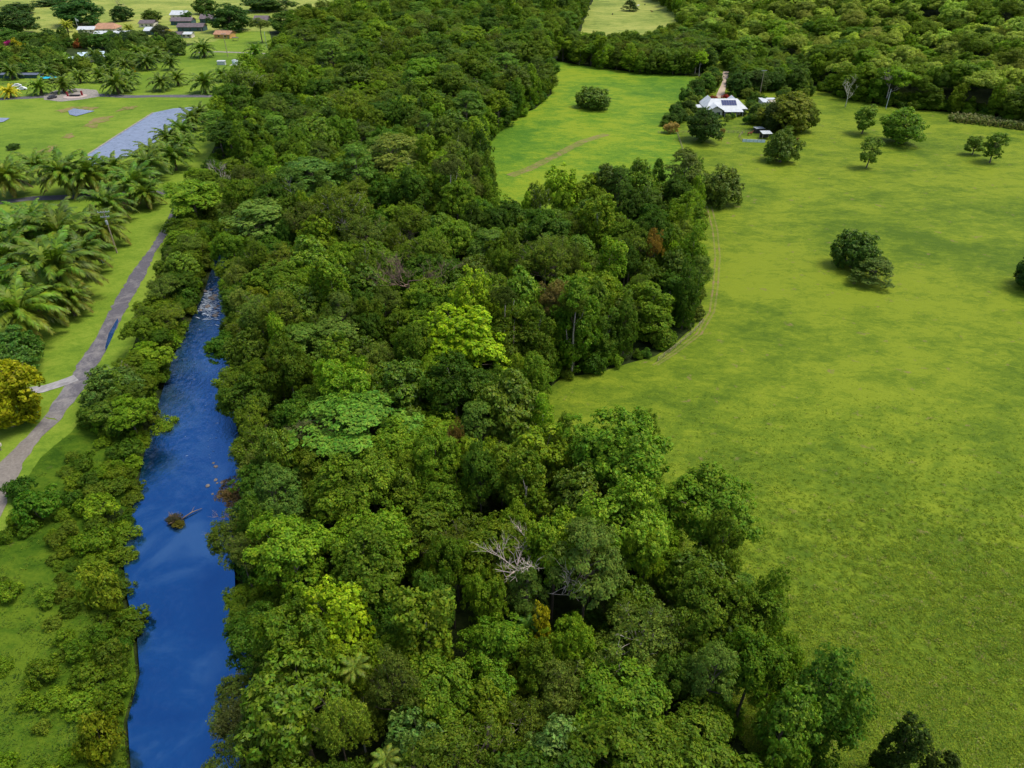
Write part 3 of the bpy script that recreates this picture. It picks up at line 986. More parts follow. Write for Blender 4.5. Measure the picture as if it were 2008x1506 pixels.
ZONE_TEXT = [
    ('by the near river pool', 'in the nearest mid-canopy', 'at the nearest pasture edge'),
    ('across from the river snag', 'near the bare grey tree', 'by the overhanging pasture trees'),
    ('opposite the road fork', 'beside the pasture inlet', "at the jutting clump's front"),
    ('beside the river rapids', 'near the brown leafless crown', 'inside the jutting clump'),
    ('by the dark river gap', 'near the tall pale trunk', "at the jutting clump's back"),
    ('in the far palm-side strip', 'in the far mid-strip', 'in the strip along the mown field'),
]
ZONE_Y = [66, 98, 140, 185, 245, 1e9]


def zone(x, y):
    k = next(i for i, t in enumerate(ZONE_Y) if y < t)
    px, _ = project(x, y, 8)
    lim = [(800, 1250), (800, 1080), (720, 1000), (680, 980), (660, 1000), (640, 860)][k]
    j = 0 if px < lim[0] else (1 if px < lim[1] else 2)
    return k, j, ZONE_TEXT[k][j]


LOOK = {   # look -> (name, species, phrase)
    'deep': ('broadleaf_tree', 'dome', 'dark green domed tree', C_DEEP),
    'mid': ('broadleaf_tree', 'dome', 'mid-green domed tree', C_MID),
    'fresh': ('leafy_tree', 'dome', 'fresh green domed tree', C_FRESH),
    'olive': ('fine_leaved_tree', 'fine', 'olive fine-leaved tree', C_OLIVE),
    'grey': ('fine_leaved_tree', 'fine', 'grey-green fine-leaved tree', C_GREY),
    'big': ('large_leaved_tree', 'big', 'glossy large-leaved tree', C_MID),
    'tier': ('spreading_tree', 'umbrella', 'flat-tiered spreading tree', C_BLUE),
    'vine': ('vine_covered_tree', 'vine', 'vine-draped columnar tree', C_FRESH),
    'pale': ('hill_tree', 'dome', 'pale olive hill tree', (0.165, 0.195, 0.044)),
    'tan': ('hill_tree', 'fine', 'tan-green hill tree', (0.155, 0.175, 0.046)),
    'skirtmid': ('edge_tree', 'skirt', 'mid-green ground-skirted tree', C_MID),
    'skirtdeep': ('edge_tree', 'skirt', 'dark green ground-skirted tree', C_DEEP),
    'skirtfresh': ('edge_tree', 'skirt', 'fresh green ground-skirted tree', C_FRESH),
    'lime': ('leafy_tree', 'lime', 'yellow-green clumpy tree', C_LIME),
}
MIXES = {
    'bank': [('olive', 4), ('grey', 4), ('deep', 2), ('mid', 2), ('big', 1), ('fresh', 1)],
    'leftbank': [('fresh', 3), ('mid', 4), ('deep', 2), ('olive', 1.5), ('grey', 1), ('big', 2)],
    'wood': [('mid', 4), ('deep', 4), ('fresh', 3), ('olive', 2), ('grey', 2), ('big', 4), ('tier', 1.4), ('vine', 0.9), ('lime', 0.2)],
    'far': [('mid', 4), ('deep', 4), ('fresh', 2), ('olive', 3), ('grey', 2), ('big', 2), ('tier', 2.6), ('vine', 0.9), ('lime', 0.4)],
    'hill': [('pale', 6), ('olive', 4), ('tan', 2), ('fresh', 3), ('mid', 2), ('deep', 0.7), ('lime', 0.4)],
}


def pick(mixname):
    m = MIXES[mixname]
    t = RNG.uniform(0, sum(w for _, w in m))
    for k, w in m:
        t -= w
        if t <= 0:
            return k
    return m[0][0]


class Disc:
    """Keeps crowns apart."""

    def __init__(self, cell=8.0):
        self.c, self.cell = {}, cell

    def near(self, x, y, r, f):
        i, j = int(x // self.cell), int(y // self.cell)
        for a in range(i - 2, i + 3):
            for b in range(j - 2, j + 3):
                for q in self.c.get((a, b), ()):
                    if (q[0] - x) ** 2 + (q[1] - y) ** 2 < (f * (q[2] + r)) ** 2:
                        return True
        return False

    def add(self, x, y, r):
        self.c.setdefault((int(x // self.cell), int(y // self.cell)), []).append((x, y, r))


FAR = []          # the rest of the wood: (x, y, z, species key, colour index, scale, zscale, rot)
STUFF_LOOKS = ['deep', 'mid', 'fresh', 'olive', 'grey', 'big', 'tier', 'vine', 'lime', 'pale', 'tan', 'skirtmid', 'skirtdeep', 'skirtfresh']
disc = Disc()
for x, y, r in PLACED:
    disc.add(x, y, r)
cand = []


def fill(poly, n, mixname, rlo, rhi, hlo, hhi, f=0.62, inset=0.6, ybounds=(-60, 1200), test=None):
    x0, y0 = poly.min(0)
    x1, y1 = poly.max(0)
    rng = np.random.default_rng(int(abs(poly[0, 0]) * 7 + n))
    xs = rng.uniform(x0, x1, n)
    # even spread over the picture rather than over the land keeps near and far equally full
    ys = rng.uniform(y0, y1, n)
    ok = inside(poly, xs, ys)
    xs, ys = xs[ok], ys[ok]
    ed = edge_dist(poly, xs, ys)
    rs = rlo + (rhi - rlo) * rng.uniform(0, 1, len(xs)) ** 1.3
    nbig = int(len(rs) * 0.05)
    rs[:nbig] = rng.uniform(rlo + 0.6 * (rhi - rlo), rhi, nbig)      # the big crowns take their room first
    zs = terrain_np(xs, ys)
    for x, y, e, r, z in zip(xs, ys, ed, rs, zs):
        if e < inset * r or (test and not test(x, y)):
            continue
        px, py = project(x, y, z + 8)
        if px < -160 or px > 2170 or py < -70 or py > 1760:
            continue
        if disc.near(x, y, r, f):
            continue
        disc.add(x, y, r)
        look = pick(mixname)
        if e < 5.5 and mixname not in ('bank', 'leftbank') and look not in ('vine', 'tier', 'lime'):
            look = {'deep': 'skirtdeep', 'fresh': 'skirtfresh', 'olive': 'skirtfresh', 'pale': 'skirtfresh'}.get(look, 'skirtmid')
        h = RNG.uniform(hlo, hhi) * (0.68 + 0.4 * r / rhi)
        if look == 'vine':
            r *= 0.8
            h *= 1.1
        cand.append((x, y, z, r, h, look, e))


# trees leaning over the water along the right bank come first
RIGHTBANK = PP([(474, 1760, 0), (464, 1506, 0), (484, 1420, 0), (508, 1340, 0), (462, 1210, 0), (460, 1100, 0), (490, 1010, 0), (486, 940, 0), (470, 850, 0), (448, 740, 0), (456, 640, 0), (450, 560, 0), (446, 510, 0), (454, 445, 0),
                (470, 408, 0), (500, 372, 0), (520, 390, 0), (492, 420, 0), (480, 460, 0), (480, 520, 0), (490, 560, 0), (496, 640, 0), (492, 740, 0), (516, 850, 0), (536, 940, 0), (542, 1010, 0), (520, 1100, 0), (524, 1210, 0), (572, 1340, 0), (550, 1420, 0), (535, 1506, 0), (550, 1760, 0)])
fill(RIGHTBANK, 9000, 'bank', 2.4, 4.0, 7, 13, f=0.52, inset=0.12)
fill(BANKWOOD, 9000, 'leftbank', 2.0, 3.9, 5, 9.5, f=0.56, inset=0.04)
fill(WOOD, 60000, 'wood', 2.4, 5.8, 11, 20, f=0.58, inset=0.55, test=lambda x, y: y < 240)
fill(WOOD, 60000, 'far', 3.6, 9.0, 12, 22, f=0.58, inset=0.5, test=lambda x, y: y >= 240)
fill(HEDGE, 9000, 'far', 4.0, 6.0, 10, 14, f=0.55, inset=0.4)
fill(GARDENWOOD, 4000, 'far', 3.2, 4.6, 8, 11, f=0.62, inset=0.1)
fill(HILLWOOD, 60000, 'hill', 3.8, 8.4, 12, 19, f=0.55, inset=0.4)


def region(x, y):
    if inside(BANKWOOD, np.array([x]), np.array([y]))[0]:
        return 'between the road and the river'
    if inside(HEDGE, np.array([x]), np.array([y]))[0]:
        return 'in the line behind the mown field'
    if inside(GARDENWOOD, np.array([x]), np.array([y]))[0]:
        return 'in the wood behind the farmhouse'
    if inside(HILLWOOD, np.array([x]), np.array([y]))[0]:
        return None
    return zone(x, y)[2]


# trees one can tell apart: the ones that show largest, at most 300 of a kind
cand.sort(key=lambda c: -(c[3] / math.hypot(c[1], CAM_H - 10)))
made = {}
for x, y, z, r, h, look, e in cand:
    name, key, phrase, col = LOOK[look]
    px, py = project(x, y, z + h * 0.7)
    where = region(x, y)
    vis = -40 < px < 2050 and -30 < py < 1580
    if where and vis and made.get(name, 0) < 295 and y < 480:
        made[name] = made.get(name, 0) + 1
        near_river = r
        size = 'small ' if r < 3.1 else ('broad ' if r > 4.7 else ('tall ' if h > 16.5 else ''))
        lab = f'{size}{phrase} {where}'
        plant_tree(name, key, (x, y, z), r, h, jcol(col, 0.22), lab, 'tree', f'{size}{phrase}s {where}', bark=BARK_PALE if RNG.random() < 0.25 else BARK_C)
    else:
        FAR.append((x, y, z, look, r, h))


# ------------------------------------------------------------------ scattering into one object (what nobody could count)
def scatter(name, pts, rots, scls, idxs, protos, label=None, cat=None, kind='stuff'):
    """One object whose geometry nodes set a prototype on every point."""
    pc = bpy.data.collections.new(name + '_prototypes')
    for k, o in enumerate(protos):
        pc.objects.link(o)
    me = bpy.data.meshes.new(name)
    me.vertices.add(len(pts))
    me.vertices.foreach_set('co', np.asarray(pts, np.float32).ravel())
    pcol = np.array([o_.color[:3] for o_ in protos])
    tints = pcol[np.asarray(idxs)]
    for nm, typ, arr in (('rot', 'FLOAT_VECTOR', rots), ('scl', 'FLOAT_VECTOR', scls), ('tint', 'FLOAT_VECTOR', tints)):
        a = me.attributes.new(nm, typ, 'POINT')
        a.data.foreach_set('vector', np.asarray(arr, np.float32).ravel())
    a = me.attributes.new('idx', 'INT', 'POINT')
    a.data.foreach_set('value', np.asarray(idxs, np.int32))
    me.update()
    o = obj(name, me)
    tag(o, label, cat, None, kind)
    ng = bpy.data.node_groups.new(name + '_scatter', 'GeometryNodeTree')
    ng.interface.new_socket('Geometry', in_out='INPUT', socket_type='NodeSocketGeometry')
    ng.interface.new_socket('Geometry', in_out='OUTPUT', socket_type='NodeSocketGeometry')
    gi = ng.nodes.new('NodeGroupInput')
    go = ng.nodes.new('NodeGroupOutput')
    ci = ng.nodes.new('GeometryNodeCollectionInfo')
    ci.inputs['Collection'].default_value = pc
    ci.inputs['Separate Children'].default_value = True
    ci.inputs['Reset Children'].default_value = True
    iop = ng.nodes.new('GeometryNodeInstanceOnPoints')
    iop.inputs['Pick Instance'].default_value = True

    def attr(nm, typ):
        n = ng.nodes.new('GeometryNodeInputNamedAttribute')
        n.data_type = typ
        n.inputs['Name'].default_value = nm
        return n.outputs[0]
    e2r = ng.nodes.new('FunctionNodeEulerToRotation')
    ng.links.new(attr('rot', 'FLOAT_VECTOR'), e2r.inputs[0])
    ng.links.new(gi.outputs[0], iop.inputs['Points'])
    ng.links.new(ci.outputs[0], iop.inputs['Instance'])
    ng.links.new(attr('idx', 'INT'), iop.inputs['Instance Index'])
    ng.links.new(e2r.outputs[0], iop.inputs['Rotation'])
    ng.links.new(attr('scl', 'FLOAT_VECTOR'), iop.inputs['Scale'])
    ng.links.new(iop.outputs[0], go.inputs[0])
    md = o.modifiers.new('scatter', 'NODES')
    md.node_group = ng
    return o


def proto(name, me, col):
    o = bpy.data.objects.new(name, me)
    o.color = (*col, 1)
    return o


protos, pidx = [], {}
k = 0
for lk in STUFF_LOOKS:
    nm, key, _, col = LOOK[lk]
    pidx[lk] = []
    for cm, tm in SPEC[key][:3]:
        for q in range(2):
            protos.append(proto(f'p{k:03d}', cm, gain(jcol(col, 0.12))))
            pidx[lk].append(k)
            k += 1
pts, rots, scls, idxs = [], [], [], []
for x, y, z, look, r, h in FAR:
    key = LOOK[look][1]
    s = r / BASE_R[key]
    pts.append((x, y, z))
    rots.append((0, 0, RNG.uniform(0, 6.28)))
    scls.append((s, s, h / BASE_H[key]))
    idxs.append(RNG.choice(pidx[look]))
scatter('forest', pts, rots, scls, idxs, protos, 'dense far forest of mixed green crowns on the hillside and strip', 'forest')
print('front', sum(1 for c in FAR if 150<c[0]<240 and 280<c[1]<350), len(cand))
print('individual trees', made, 'forest instances', len(FAR))

# undergrowth: low shrubs filling the wood's floor and edges
protos2 = []
for i, (cm, tm) in enumerate(SPEC['shrub']):
    for j, c in enumerate((C_DEEP, C_MID, C_FRESH, C_OLIVE)):
        protos2.append(proto(f'u{i * 4 + j:03d}', cm, gain(jcol(c, 0.1))))


def undergrowth(name, polys, label, wts=(4, 4, 3, 2), smin=0.5, smax=1.3):
    pts, rots, scls, idxs = [], [], [], []
    for poly, dens, inset in polys:
        rng = np.random.default_rng(len(poly) + int(dens * 1000))
        x0, y0 = poly.min(0)
        x1, y1 = poly.max(0)
        n = int((x1 - x0) * (y1 - y0) * dens)
        xs, ys = rng.uniform(x0, x1, n), rng.uniform(y0, y1, n)
        ok = inside(poly, xs, ys) & (edge_dist(poly, xs, ys) > inset) & (ys < 420)
        xs, ys = xs[ok], ys[ok]
        zs = terrain_np(xs, ys)
        for x, y, z in zip(xs, ys, zs):
            px, py = project(x, y, z + 1)
            if z < WATER_Z - 0.3 or px < -120 or px > 2130 or py < -50 or py > 1650:
                continue
            s = rng.uniform(smin, smax)
            pts.append((x, y, z))
            rots.append((0, 0, rng.uniform(0, 6.28)))
            scls.append((s, s, s * rng.uniform(0.7, 1.3)))
            idxs.append(RNG.choices(range(4), wts)[0] + 4 * RNG.randrange(4))
    return scatter(name, pts, rots, scls, idxs, protos2 if name == 'undergrowth' else [proto(o.name + 'b', o.data, o.color[:3]) for o in protos2], label, 'undergrowth')


undergrowth('undergrowth', [(WOOD, 0.07, 0.8), (BANKWOOD, 0.30, 0.0), (HILLFRONT, 0.10, 0.0)], 'low leafy undergrowth filling the forest floor and edges')

# ------------------------------------------------------------------ shrubs one can pick out on the left bank
sd = Disc()
BANK_LIM = BANK
rng = np.random.default_rng(5)
nb = 0
for t in range(6000):
    x, y = rng.uniform(-75, -34), rng.uniform(34, 100)
    dr = float(sdist(RIVER, np.array([x]), np.array([y]))[0])
    if dr < 0.15 or (dr > 1.6 and not inside(BANK_LIM, np.array([x]), np.array([y]))[0]) or x > -44 - 0.18 * (y - 40):
        continue
    px, py = project(x, y, 1)
    if px < -30 or py > 1590:
        continue
    w = 1.0 if dr < 3.5 else (0.22 if dr < 9 else 0.035)
    if rng.uniform() > w * 0.5:
        continue
    r = rng.uniform(1.0, 2.9) if dr < 6 else rng.uniform(0.8, 2.0)
    if sd.near(x, y, r, 0.62):
        continue
    sd.add(x, y, r)
    row = 'upstream of the snag' if y > 76 else ('beside the river pool' if y > 54 else 'near the bottom corner')
    side = 'at the waterline' if dr < 5 else 'behind the waterline'
    c, cn = [(C_FRESH, 'fresh green'), (C_MID, 'mid-green'), (C_OLIVE, 'olive'), (C_DEEP, 'dark green')][int(rng.choice(4, p=[0.40, 0.36, 0.08, 0.16]))]
    lab = f'{cn} shrub {side}, left bank {row}'
    plant_tree('bank_shrub', 'shrub', (x, y, terrain(x, y) - 0.1), r, r * rng.uniform(1.0, 2.0), jcol(c, 0.15), lab, 'shrub', lab.replace('shrub', 'shrubs'))
    nb += 1
print('bank shrubs', nb)


# ------------------------------------------------------------------ bare and dead trees
def bare_tree(name, loc, h, spread, col, label, seed, levels=3, lean=(0, 0), nlimb=5, r0=0.22, start=0.3, limb=0.36):
    rng = random.Random(seed)
    tr = MB()
    br = MB()

    def grow(p, d, ln, r, lev):
        k = 4
        pts, rad = [p], [r]
        q, dd = Vector(p), Vector(d)
        for i in range(k):
            dd = (dd + Vector((rng.uniform(-1, 1), rng.uniform(-1, 1), rng.uniform(-0.35, 0.6))) * 0.33).normalized()
            q = q + dd * ln / k
            pts.append(q.copy())
            rad.append(r * (1 - 0.75 * (i + 1) / k))
        br.tube(pts, rad, 5, False)
        if lev > 0:
            for i in range(rng.randint(3, 4)):
                j = rng.randint(1, k)
                nd = (dd + Vector((rng.uniform(-1, 1), rng.uniform(-1, 1), rng.uniform(-0.3, 0.8))) * 0.9).normalized()
                grow(pts[j], nd, ln * rng.uniform(0.45, 0.7), rad[j] * 0.7 + 0.012, lev - 1)

    top = Vector((lean[0], lean[1], h * 0.72))
    tr.tube([(0, 0, -0.4), tuple(top * 0.35 + Vector((0.15, 0, 0))), tuple(top * 0.7), tuple(top)], [r0 * 1.4, r0, r0 * 0.75, r0 * 0.45], 7)
    for i in range(nlimb):
        a = i * 6.283 / nlimb + rng.uniform(-0.4, 0.4)
        p = top * (start + (1 - start) * (i + 1) / nlimb)
        d = Vector((math.cos(a) * spread, math.sin(a) * spread, 0.8)).normalized()
        grow(p, d, h * limb, r0 * 0.5, levels)
    e = empty(name, loc, 0, label, 'tree')
    tr.build('trunk', M_BARK, e, True, col)
    br.build('branch', M_BARK, e, True, col)
    return e


def bare_at(px, py, zc, h, spread, col, label, seed, **kw):
    v = P(px, py, zc)
    return bare_tree('bare_tree', (v.x, v.y, terrain(v.x, v.y)), h, spread, col, label, seed, **kw)


bare_at(1035, 1085, 16, 20, 1.1, (0.46, 0.38, 0.32), 'bare grey-limbed dead tree sticking out of the near canopy', 3, levels=3, r0=0.2, limb=0.24, start=0.55)
bare_at(800, 545, 13, 17, 2.2, (0.17, 0.115, 0.085), 'wide brown leafless crown in the middle of the forest', 4, levels=4, nlimb=7, r0=0.3, start=0.6)
bare_at(432, 243, 6, 10, 1.6, (0.52, 0.47, 0.40), 'white dead tree beside the palms at the lined pond', 5, levels=3, r0=0.2)
bare_at(430, 330, 8, 10, 1.0, (0.42, 0.36, 0.32), 'grey leafless tree on the left forest edge above the track', 6, levels=3, r0=0.14)
bare_at(1750, 150, 12, 15, 1.4, (0.45, 0.38, 0.34), 'pinkish-grey bare crown in front of the hillside wood', 7, levels=3, r0=0.25)
e = on_ground(1657, 210)
bare_tree('bare_tree', e, 11.5, 0.7, (0.50, 0.47, 0.36), 'pale leafless tree standing at the foot of the far wood', 8, levels=3, r0=0.2)
bare_at(640, 115, 10, 14, 2.0, (0.30, 0.24, 0.18), 'wide tan bare crown in the far strip near the lane', 9, levels=3, nlimb=7, r0=0.25)
bare_at(890, 18, 12, 15, 1.6, (0.36, 0.31, 0.30), 'grey bare crown at the top edge mid-picture', 10, levels=3, r0=0.3)
bare_at(240, 745, 3, 5.5, 0.8, (0.36, 0.31, 0.25), 'clump of pale bare stems in front of the dark rounded bank tree', 12, levels=2, r0=0.1)
bare_at(465, 1000, 1.5, 5, 2.0, (0.34, 0.26, 0.22), 'bare grey branches drooping to the water opposite the snag', 13, levels=2, r0=0.1, lean=(-2, 0))
bare_at(235, 8, 8, 12, 1.6, (0.34, 0.28, 0.20), 'tan bare crown in the far paddock at the top edge', 14, levels=3, r0=0.25)


def pole_tree(px, py, h, col, label, key, crown_px, ccol, r, bend=0.4):
    """A tall pale trunk seen bare nearly to its crown."""
    v = on_ground(px, py)
    e = empty('tall_trunked_tree', v, 0, label, 'tree')
    mb = MB()
    mb.tube([(0, 0, -0.5), (0.1, 0, h * 0.35), (-bend * 0.4, 0, h * 0.65), (bend, 0, h)], [0.26, 0.20, 0.16, 0.09], 7)
    mb.tube([(-bend * 0.2, 0, h * 0.5), (-bend - 0.9, 0.2, h * 0.53), (-bend - 1.2, 0.2, h * 0.7)], [0.14, 0.11, 0.07], 5)
    mb.tube([(0, 0, h * 0.75), (bend + 1.2, 0.3, h * 0.88), (bend + 1.6, 0.2, h)], [0.14, 0.10, 0.05], 5)
    mb.build('trunk', M_BARK, e, True, col)
    cm, tm = SPEC[key][0]
    s = r / BASE_R[key]
    c = obj('crown', cm, e, ccol)
    c.scale = (s, s, s)
    c.location = (bend, 0, h - 10.0 * s)
    return e


keep(pole_tree(888, 472, 19, (0.44, 0.39, 0.34), 'tall tree with a bare white trunk and side stub, mid-forest', 'fine', 0, (0.085, 0.12, 0.022), 4.2), 3)
pole_tree(990, 745, 17, (0.30, 0.27, 0.22), 'slim tree with a straight pale trunk right of the lime crown', 'fine', 0, C_MID, 2.6, 0.2)
pole_tree(1120, 738, 15, (0.32, 0.28, 0.23), 'slim pale-trunked tree at the front of the jutting clump', 'fine', 0, C_FRESH, 2.4, 0.2)
# ================================================================== palms
def frond_geometry(Lf, elev, droop, nl=22, width=0.34, leaf=0.95, seed=0):
    """Rachis in the xz plane starting along +x at elevation elev; leaflets to both sides."""
    rng = random.Random(seed)
    pts, tang = [], []
    p = Vector((0, 0, 0))
    a = elev
    ns = 9
    for i in range(ns + 1):
        pts.append(p.copy())
        t = Vector((math.cos(a), 0, math.sin(a)))
        tang.append(t)
        p = p + t * Lf / ns
        a -= droop / ns * (0.5 + 1.0 * i / ns)
    v, f = [], []
    for i in range(ns):
        r0 = 0.07 * (1 - i / ns) + 0.015
        r1 = 0.07 * (1 - (i + 1) / ns) + 0.015
        k = len(v)
        for q, r in ((pts[i], r0), (pts[i + 1], r1)):
            v += [tuple(q + Vector((0, -r, 0))), tuple(q + Vector((0, r, 0))), tuple(q + Vector((0, 0, -r)))]
        f += [(k, k + 1, k + 4, k + 3), (k + 1, k + 2, k + 5, k + 4), (k + 2, k, k + 3, k + 5)]
    for i in range(nl):
        u = 0.10 + 0.90 * i / (nl - 1)
        x = u * ns
        j = min(ns - 1, int(x))
        c = pts[j].lerp(pts[j + 1], x - j)
        t = tang[j]
        up = Vector((0, 1, 0)).cross(t) * -1
        up = Vector((-t.z, 0, t.x))
        ll = leaf * (0.45 + 0.75 * math.sin(math.pi * min(1, u * 0.9 + 0.1))) * rng.uniform(0.85, 1.1)
        for sgn in (-1, 1):
            d = (t * (0.55 + 0.5 * u) + Vector((0, sgn, 0)) + up * rng.uniform(-0.55, 0.05)).normalized()
            m = c + d * ll * 0.55
            e = c + d * ll + Vector((0, 0, -0.28 * ll))
            w = t * width * 0.5
            k = len(v)
            v += [tuple(c - w * 0.6), tuple(c + w * 0.6), tuple(m + w), tuple(e), tuple(m - w)]
            f += [(k, k + 1, k + 2, k + 4), (k + 4, k + 2, k + 3)]
    return v, f


def mesh_from(name, v, f, mat):
    me = bpy.data.meshes.new(name)
    me.from_pydata(v, [], f)
    me.materials.append(mat)
    me.update()
    return me


FROND_SETS = [(64, 70), (50, 84), (37, 86), (25, 82), (11, 74), (-5, 60), (-24, 40)]
FRONDS = [mesh_from('frond', *frond_geometry(5.6, math.radians(a), math.radians(d), seed=i), M_GLOSSY) for i, (a, d) in enumerate(FROND_SETS)]


def palm_trunk(h, r, seed):
    rng = random.Random(seed)
    mb = MB()
    mb.tube([(0, 0, -0.4), (0, 0, 0.3), (0, 0, h * 0.6), (0, 0, h), (0, 0, h + 0.5)], [r * 1.35, r * 1.05, r, r * 1.15, r * 0.5], 9)
    for i in range(40):
        a = i * 2.399
        z = 0.5 + (h - 0.4) * i / 40
        c, s = math.cos(a), math.sin(a)
        mb.tube([(c * r * 0.9, s * r * 0.9, z), (c * (r + 0.22), s * (r + 0.22), z + 0.38)], [0.11, 0.07], 4)
    return mb.mesh('trunk', M_BARK)


PTRUNK = [palm_trunk(0.75 * h, 0.38, 3 + h) for h in (4, 5, 6)]


def frond_list(rng, n):
    out = []
    for i in range(n):
        u = i / (n - 1)
        k = min(6, int(u * 6.99))
        out.append((k, i * 2.39996 + rng.uniform(-0.2, 0.2), rng.uniform(-0.12, 0.12), rng.uniform(0.85, 1.1)))
    return out


def joined_crown(seed, n=28):
    rng = random.Random(seed)
    v, f = [], []
    for k, az, tw, s in frond_list(rng, n):
        fv, ff = frond_geometry(5.6, math.radians(FROND_SETS[k][0]), math.radians(FROND_SETS[k][1]), nl=16, width=0.46, seed=seed * 50 + k)
        m = Matrix.Rotation(az, 3, 'Z') @ Matrix.Rotation(tw, 3, 'X')
        b = len(v)
        v += [tuple(m @ (Vector(p) * s)) for p in fv]
        f += [tuple(i + b for i in q) for q in ff]
    return mesh_from('crown', v, f, M_GLOSSY)


PCROWN = [joined_crown(21), joined_crown(22), joined_crown(23)]
C_PALM = (0.056, 0.092, 0.012)


def palm(px, py, wpx, label, col=C_PALM, near=False, th=5, group=None, name='oil_palm'):
    rng = random.Random(int(px * 13 + py * 7))
    i = {4: 0, 5: 1, 6: 2}[th]
    th = 0.75 * th
    hz = th
    sc = wpx / 2 / S(px, py, hz) / 5.5
    sc = max(0.55, min(1.9, sc))
    v = P(px, py, th * sc)
    e = empty(name, (v.x, v.y, terrain(v.x, v.y)), rng.uniform(0, 6.28), label, 'palm tree', group, (sc, sc, sc))
    obj('trunk', PTRUNK[i], e, (0.13, 0.10, 0.06))
    col = gain(jcol(col, 0.12))
    if near:
        for k, az, tw, s in frond_list(rng, 34):
            c = col if k < 4 else tuple(a * (1 - 0.2 * (k - 3)) + b * 0.2 * (k - 3) for a, b in zip(col, (0.20, 0.17, 0.02)))
            if k == 6 and rng.random() < 0.15:
                c = (0.16, 0.10, 0.045)
            f = obj('frond', FRONDS[k], e, jcol(c, 0.12))
            f.location = (0, 0, th + 0.35)
            f.rotation_euler = (tw, 0, az)
            f.scale = (s, s, s)
    else:
        c = obj('crown', PCROWN[rng.randrange(3)], e, col)
        c.location = (0, 0, th + 0.35)
    return e


for px, py, w, lab in ((37, 468, 150, 'oil palm at the left edge, upper of the near palm block'),
                       (117, 462, 150, 'oil palm in the middle of the near palm block\'s back row'),
                       (196, 448, 110, 'oil palm just left of the crossarm power pole'),
                       (62, 436, 110, 'oil palm at the back of the near palm block'),
                       (107, 528, 175, 'widest oil palm, flat star-shaped crown in front of the near block'),
                       (92, 578, 130, 'oil palm below the widest star-shaped palm'),
                       (38, 612, 160, 'oil palm at the left edge below the star-shaped palm'),
                       (-15, 560, 130, 'oil palm half cut by the left edge beside the star-shaped palm'),
                       (160, 500, 120, 'oil palm on the lawn side of the near block, left of the pole foot'),
                       (10, 505, 130, 'oil palm at the left edge in the middle of the near block'),
                       (135, 585, 95, 'small oil palm on the lawn side below the star-shaped palm'),
                       (209, 402, 105, 'oil palm nearest the track junction, front of the pond row'),
                       (262, 362, 110, 'oil palm beyond the track junction in the pond row'),
                       (285, 382, 80, 'low oil palm leaning over the lawn at the track junction'),
                       (174, 345, 105, 'oil palm by the gravel track, third from the left edge'),
                       (125, 343, 112, 'oil palm by the gravel track, second from the left edge'),
                       (14, 350, 105, 'oil palm by the gravel track at the left edge')):
    palm(px, py, w, lab, near=True, th=6 if py > 520 else 5)
for px, py, w, lab in ((72, 326, 85, 'oil palm in the back row above the gravel track'), (222, 335, 95, 'oil palm at the near end of the lined pond'),
                       (290, 322, 92, 'oil palm beside the lined pond, second from its near end'), (338, 306, 82, 'oil palm beside the lined pond, bulging onto the lawn'),
                       (300, 300, 70, 'oil palm overhanging the lined pond at mid-length'), (330, 272, 72, 'oil palm overhanging the pond, next above mid-length'),
                       (358, 282, 66, 'oil palm on the lawn side of the pond row near its top'), (356, 256, 66, 'oil palm near the far end of the lined pond'),
                       (376, 234, 60, 'oil palm at the far tip of the lined pond'), (392, 222, 52, 'oil palm behind the far tip of the lined pond'),
                       (398, 96, 54, 'lone palm on the upper lawn left of the lane'), (501, 101, 48, 'lone palm on the upper lawn in front of the lane'),
                       (545, 96, 50, 'tall palm at the wood edge right of the lane'), (575, 100, 48, 'rightmost palm at the wood edge near the lane'),
                       (228, 165, 66, 'large palm on the avenue right of the parking apron'), (254, 152, 48, 'palm directly behind the large avenue palm'),
                       (316, 162, 55, 'palm on the avenue, left of the middle pair'), (347, 154, 48, 'palm behind the avenue\'s middle pair'),
                       (401, 163, 64, 'large palm on the avenue near the wood edge'), (434, 146, 46, 'palm behind the large palm near the wood edge'),
                       (466, 168, 56, 'leaning palm where the avenue meets the wood'), (487, 150, 46, 'palm in the wood edge at the avenue\'s end'),
                       (122, 166, 56, 'palm with a thick trunk at the parking apron'), (77, 170, 54, 'palm left of the parking apron'),
                       (155, 150, 44, 'palm behind the red-posted apron'), (195, 148, 46, 'palm behind the apron, right one'),
                       (122, 124, 46, 'palm in front of the blue-white roofs'), (40, 122, 46, 'palm in the left grove above the long roof'),
                       (8, 122, 42, 'palm in the left grove cut by the left edge'), (162, 120, 40, 'palm touching the blue-white roofs'),
                       (286, 122, 52, 'palm at the corner of the garden wood'), (306, 108, 46, 'palm behind the corner palm of the garden wood'),
                       (292, 98, 42, 'small palm in the garden wood'), (60, 100, 40, 'palm in the left grove near the magenta shrubs'),
                       (440, 205, 60, 'palm at the wood edge below the avenue\'s end'), (250, 165, 44, 'short palm tucked right of the large avenue palm')):
    palm(px, py, w, lab, th=4 if py < 200 else 5)
for px, py, w, lab in ((85, 104, 40, 'palm in the left grove behind the lemon-yellow shrub'), (20, 140, 44, 'palm at the left end of the long roof'), (92, 142, 44, 'palm at the right end of the long roof'),
                       (215, 140, 44, 'palm right of the blue-white roofs near the avenue'), (245, 128, 44, 'palm in the garden wood above the avenue'), (185, 108, 36, 'palm behind the larger blue-white roof'),
                       (335, 122, 42, 'palm at the lawn side of the garden wood'), (268, 100, 38, 'palm in front of the long white roof')):
    palm(px, py, w, lab, th=5)
palm(18, 180, 42, 'golden-yellow palm at the left end of the avenue', (0.22, 0.20, 0.012), th=4)
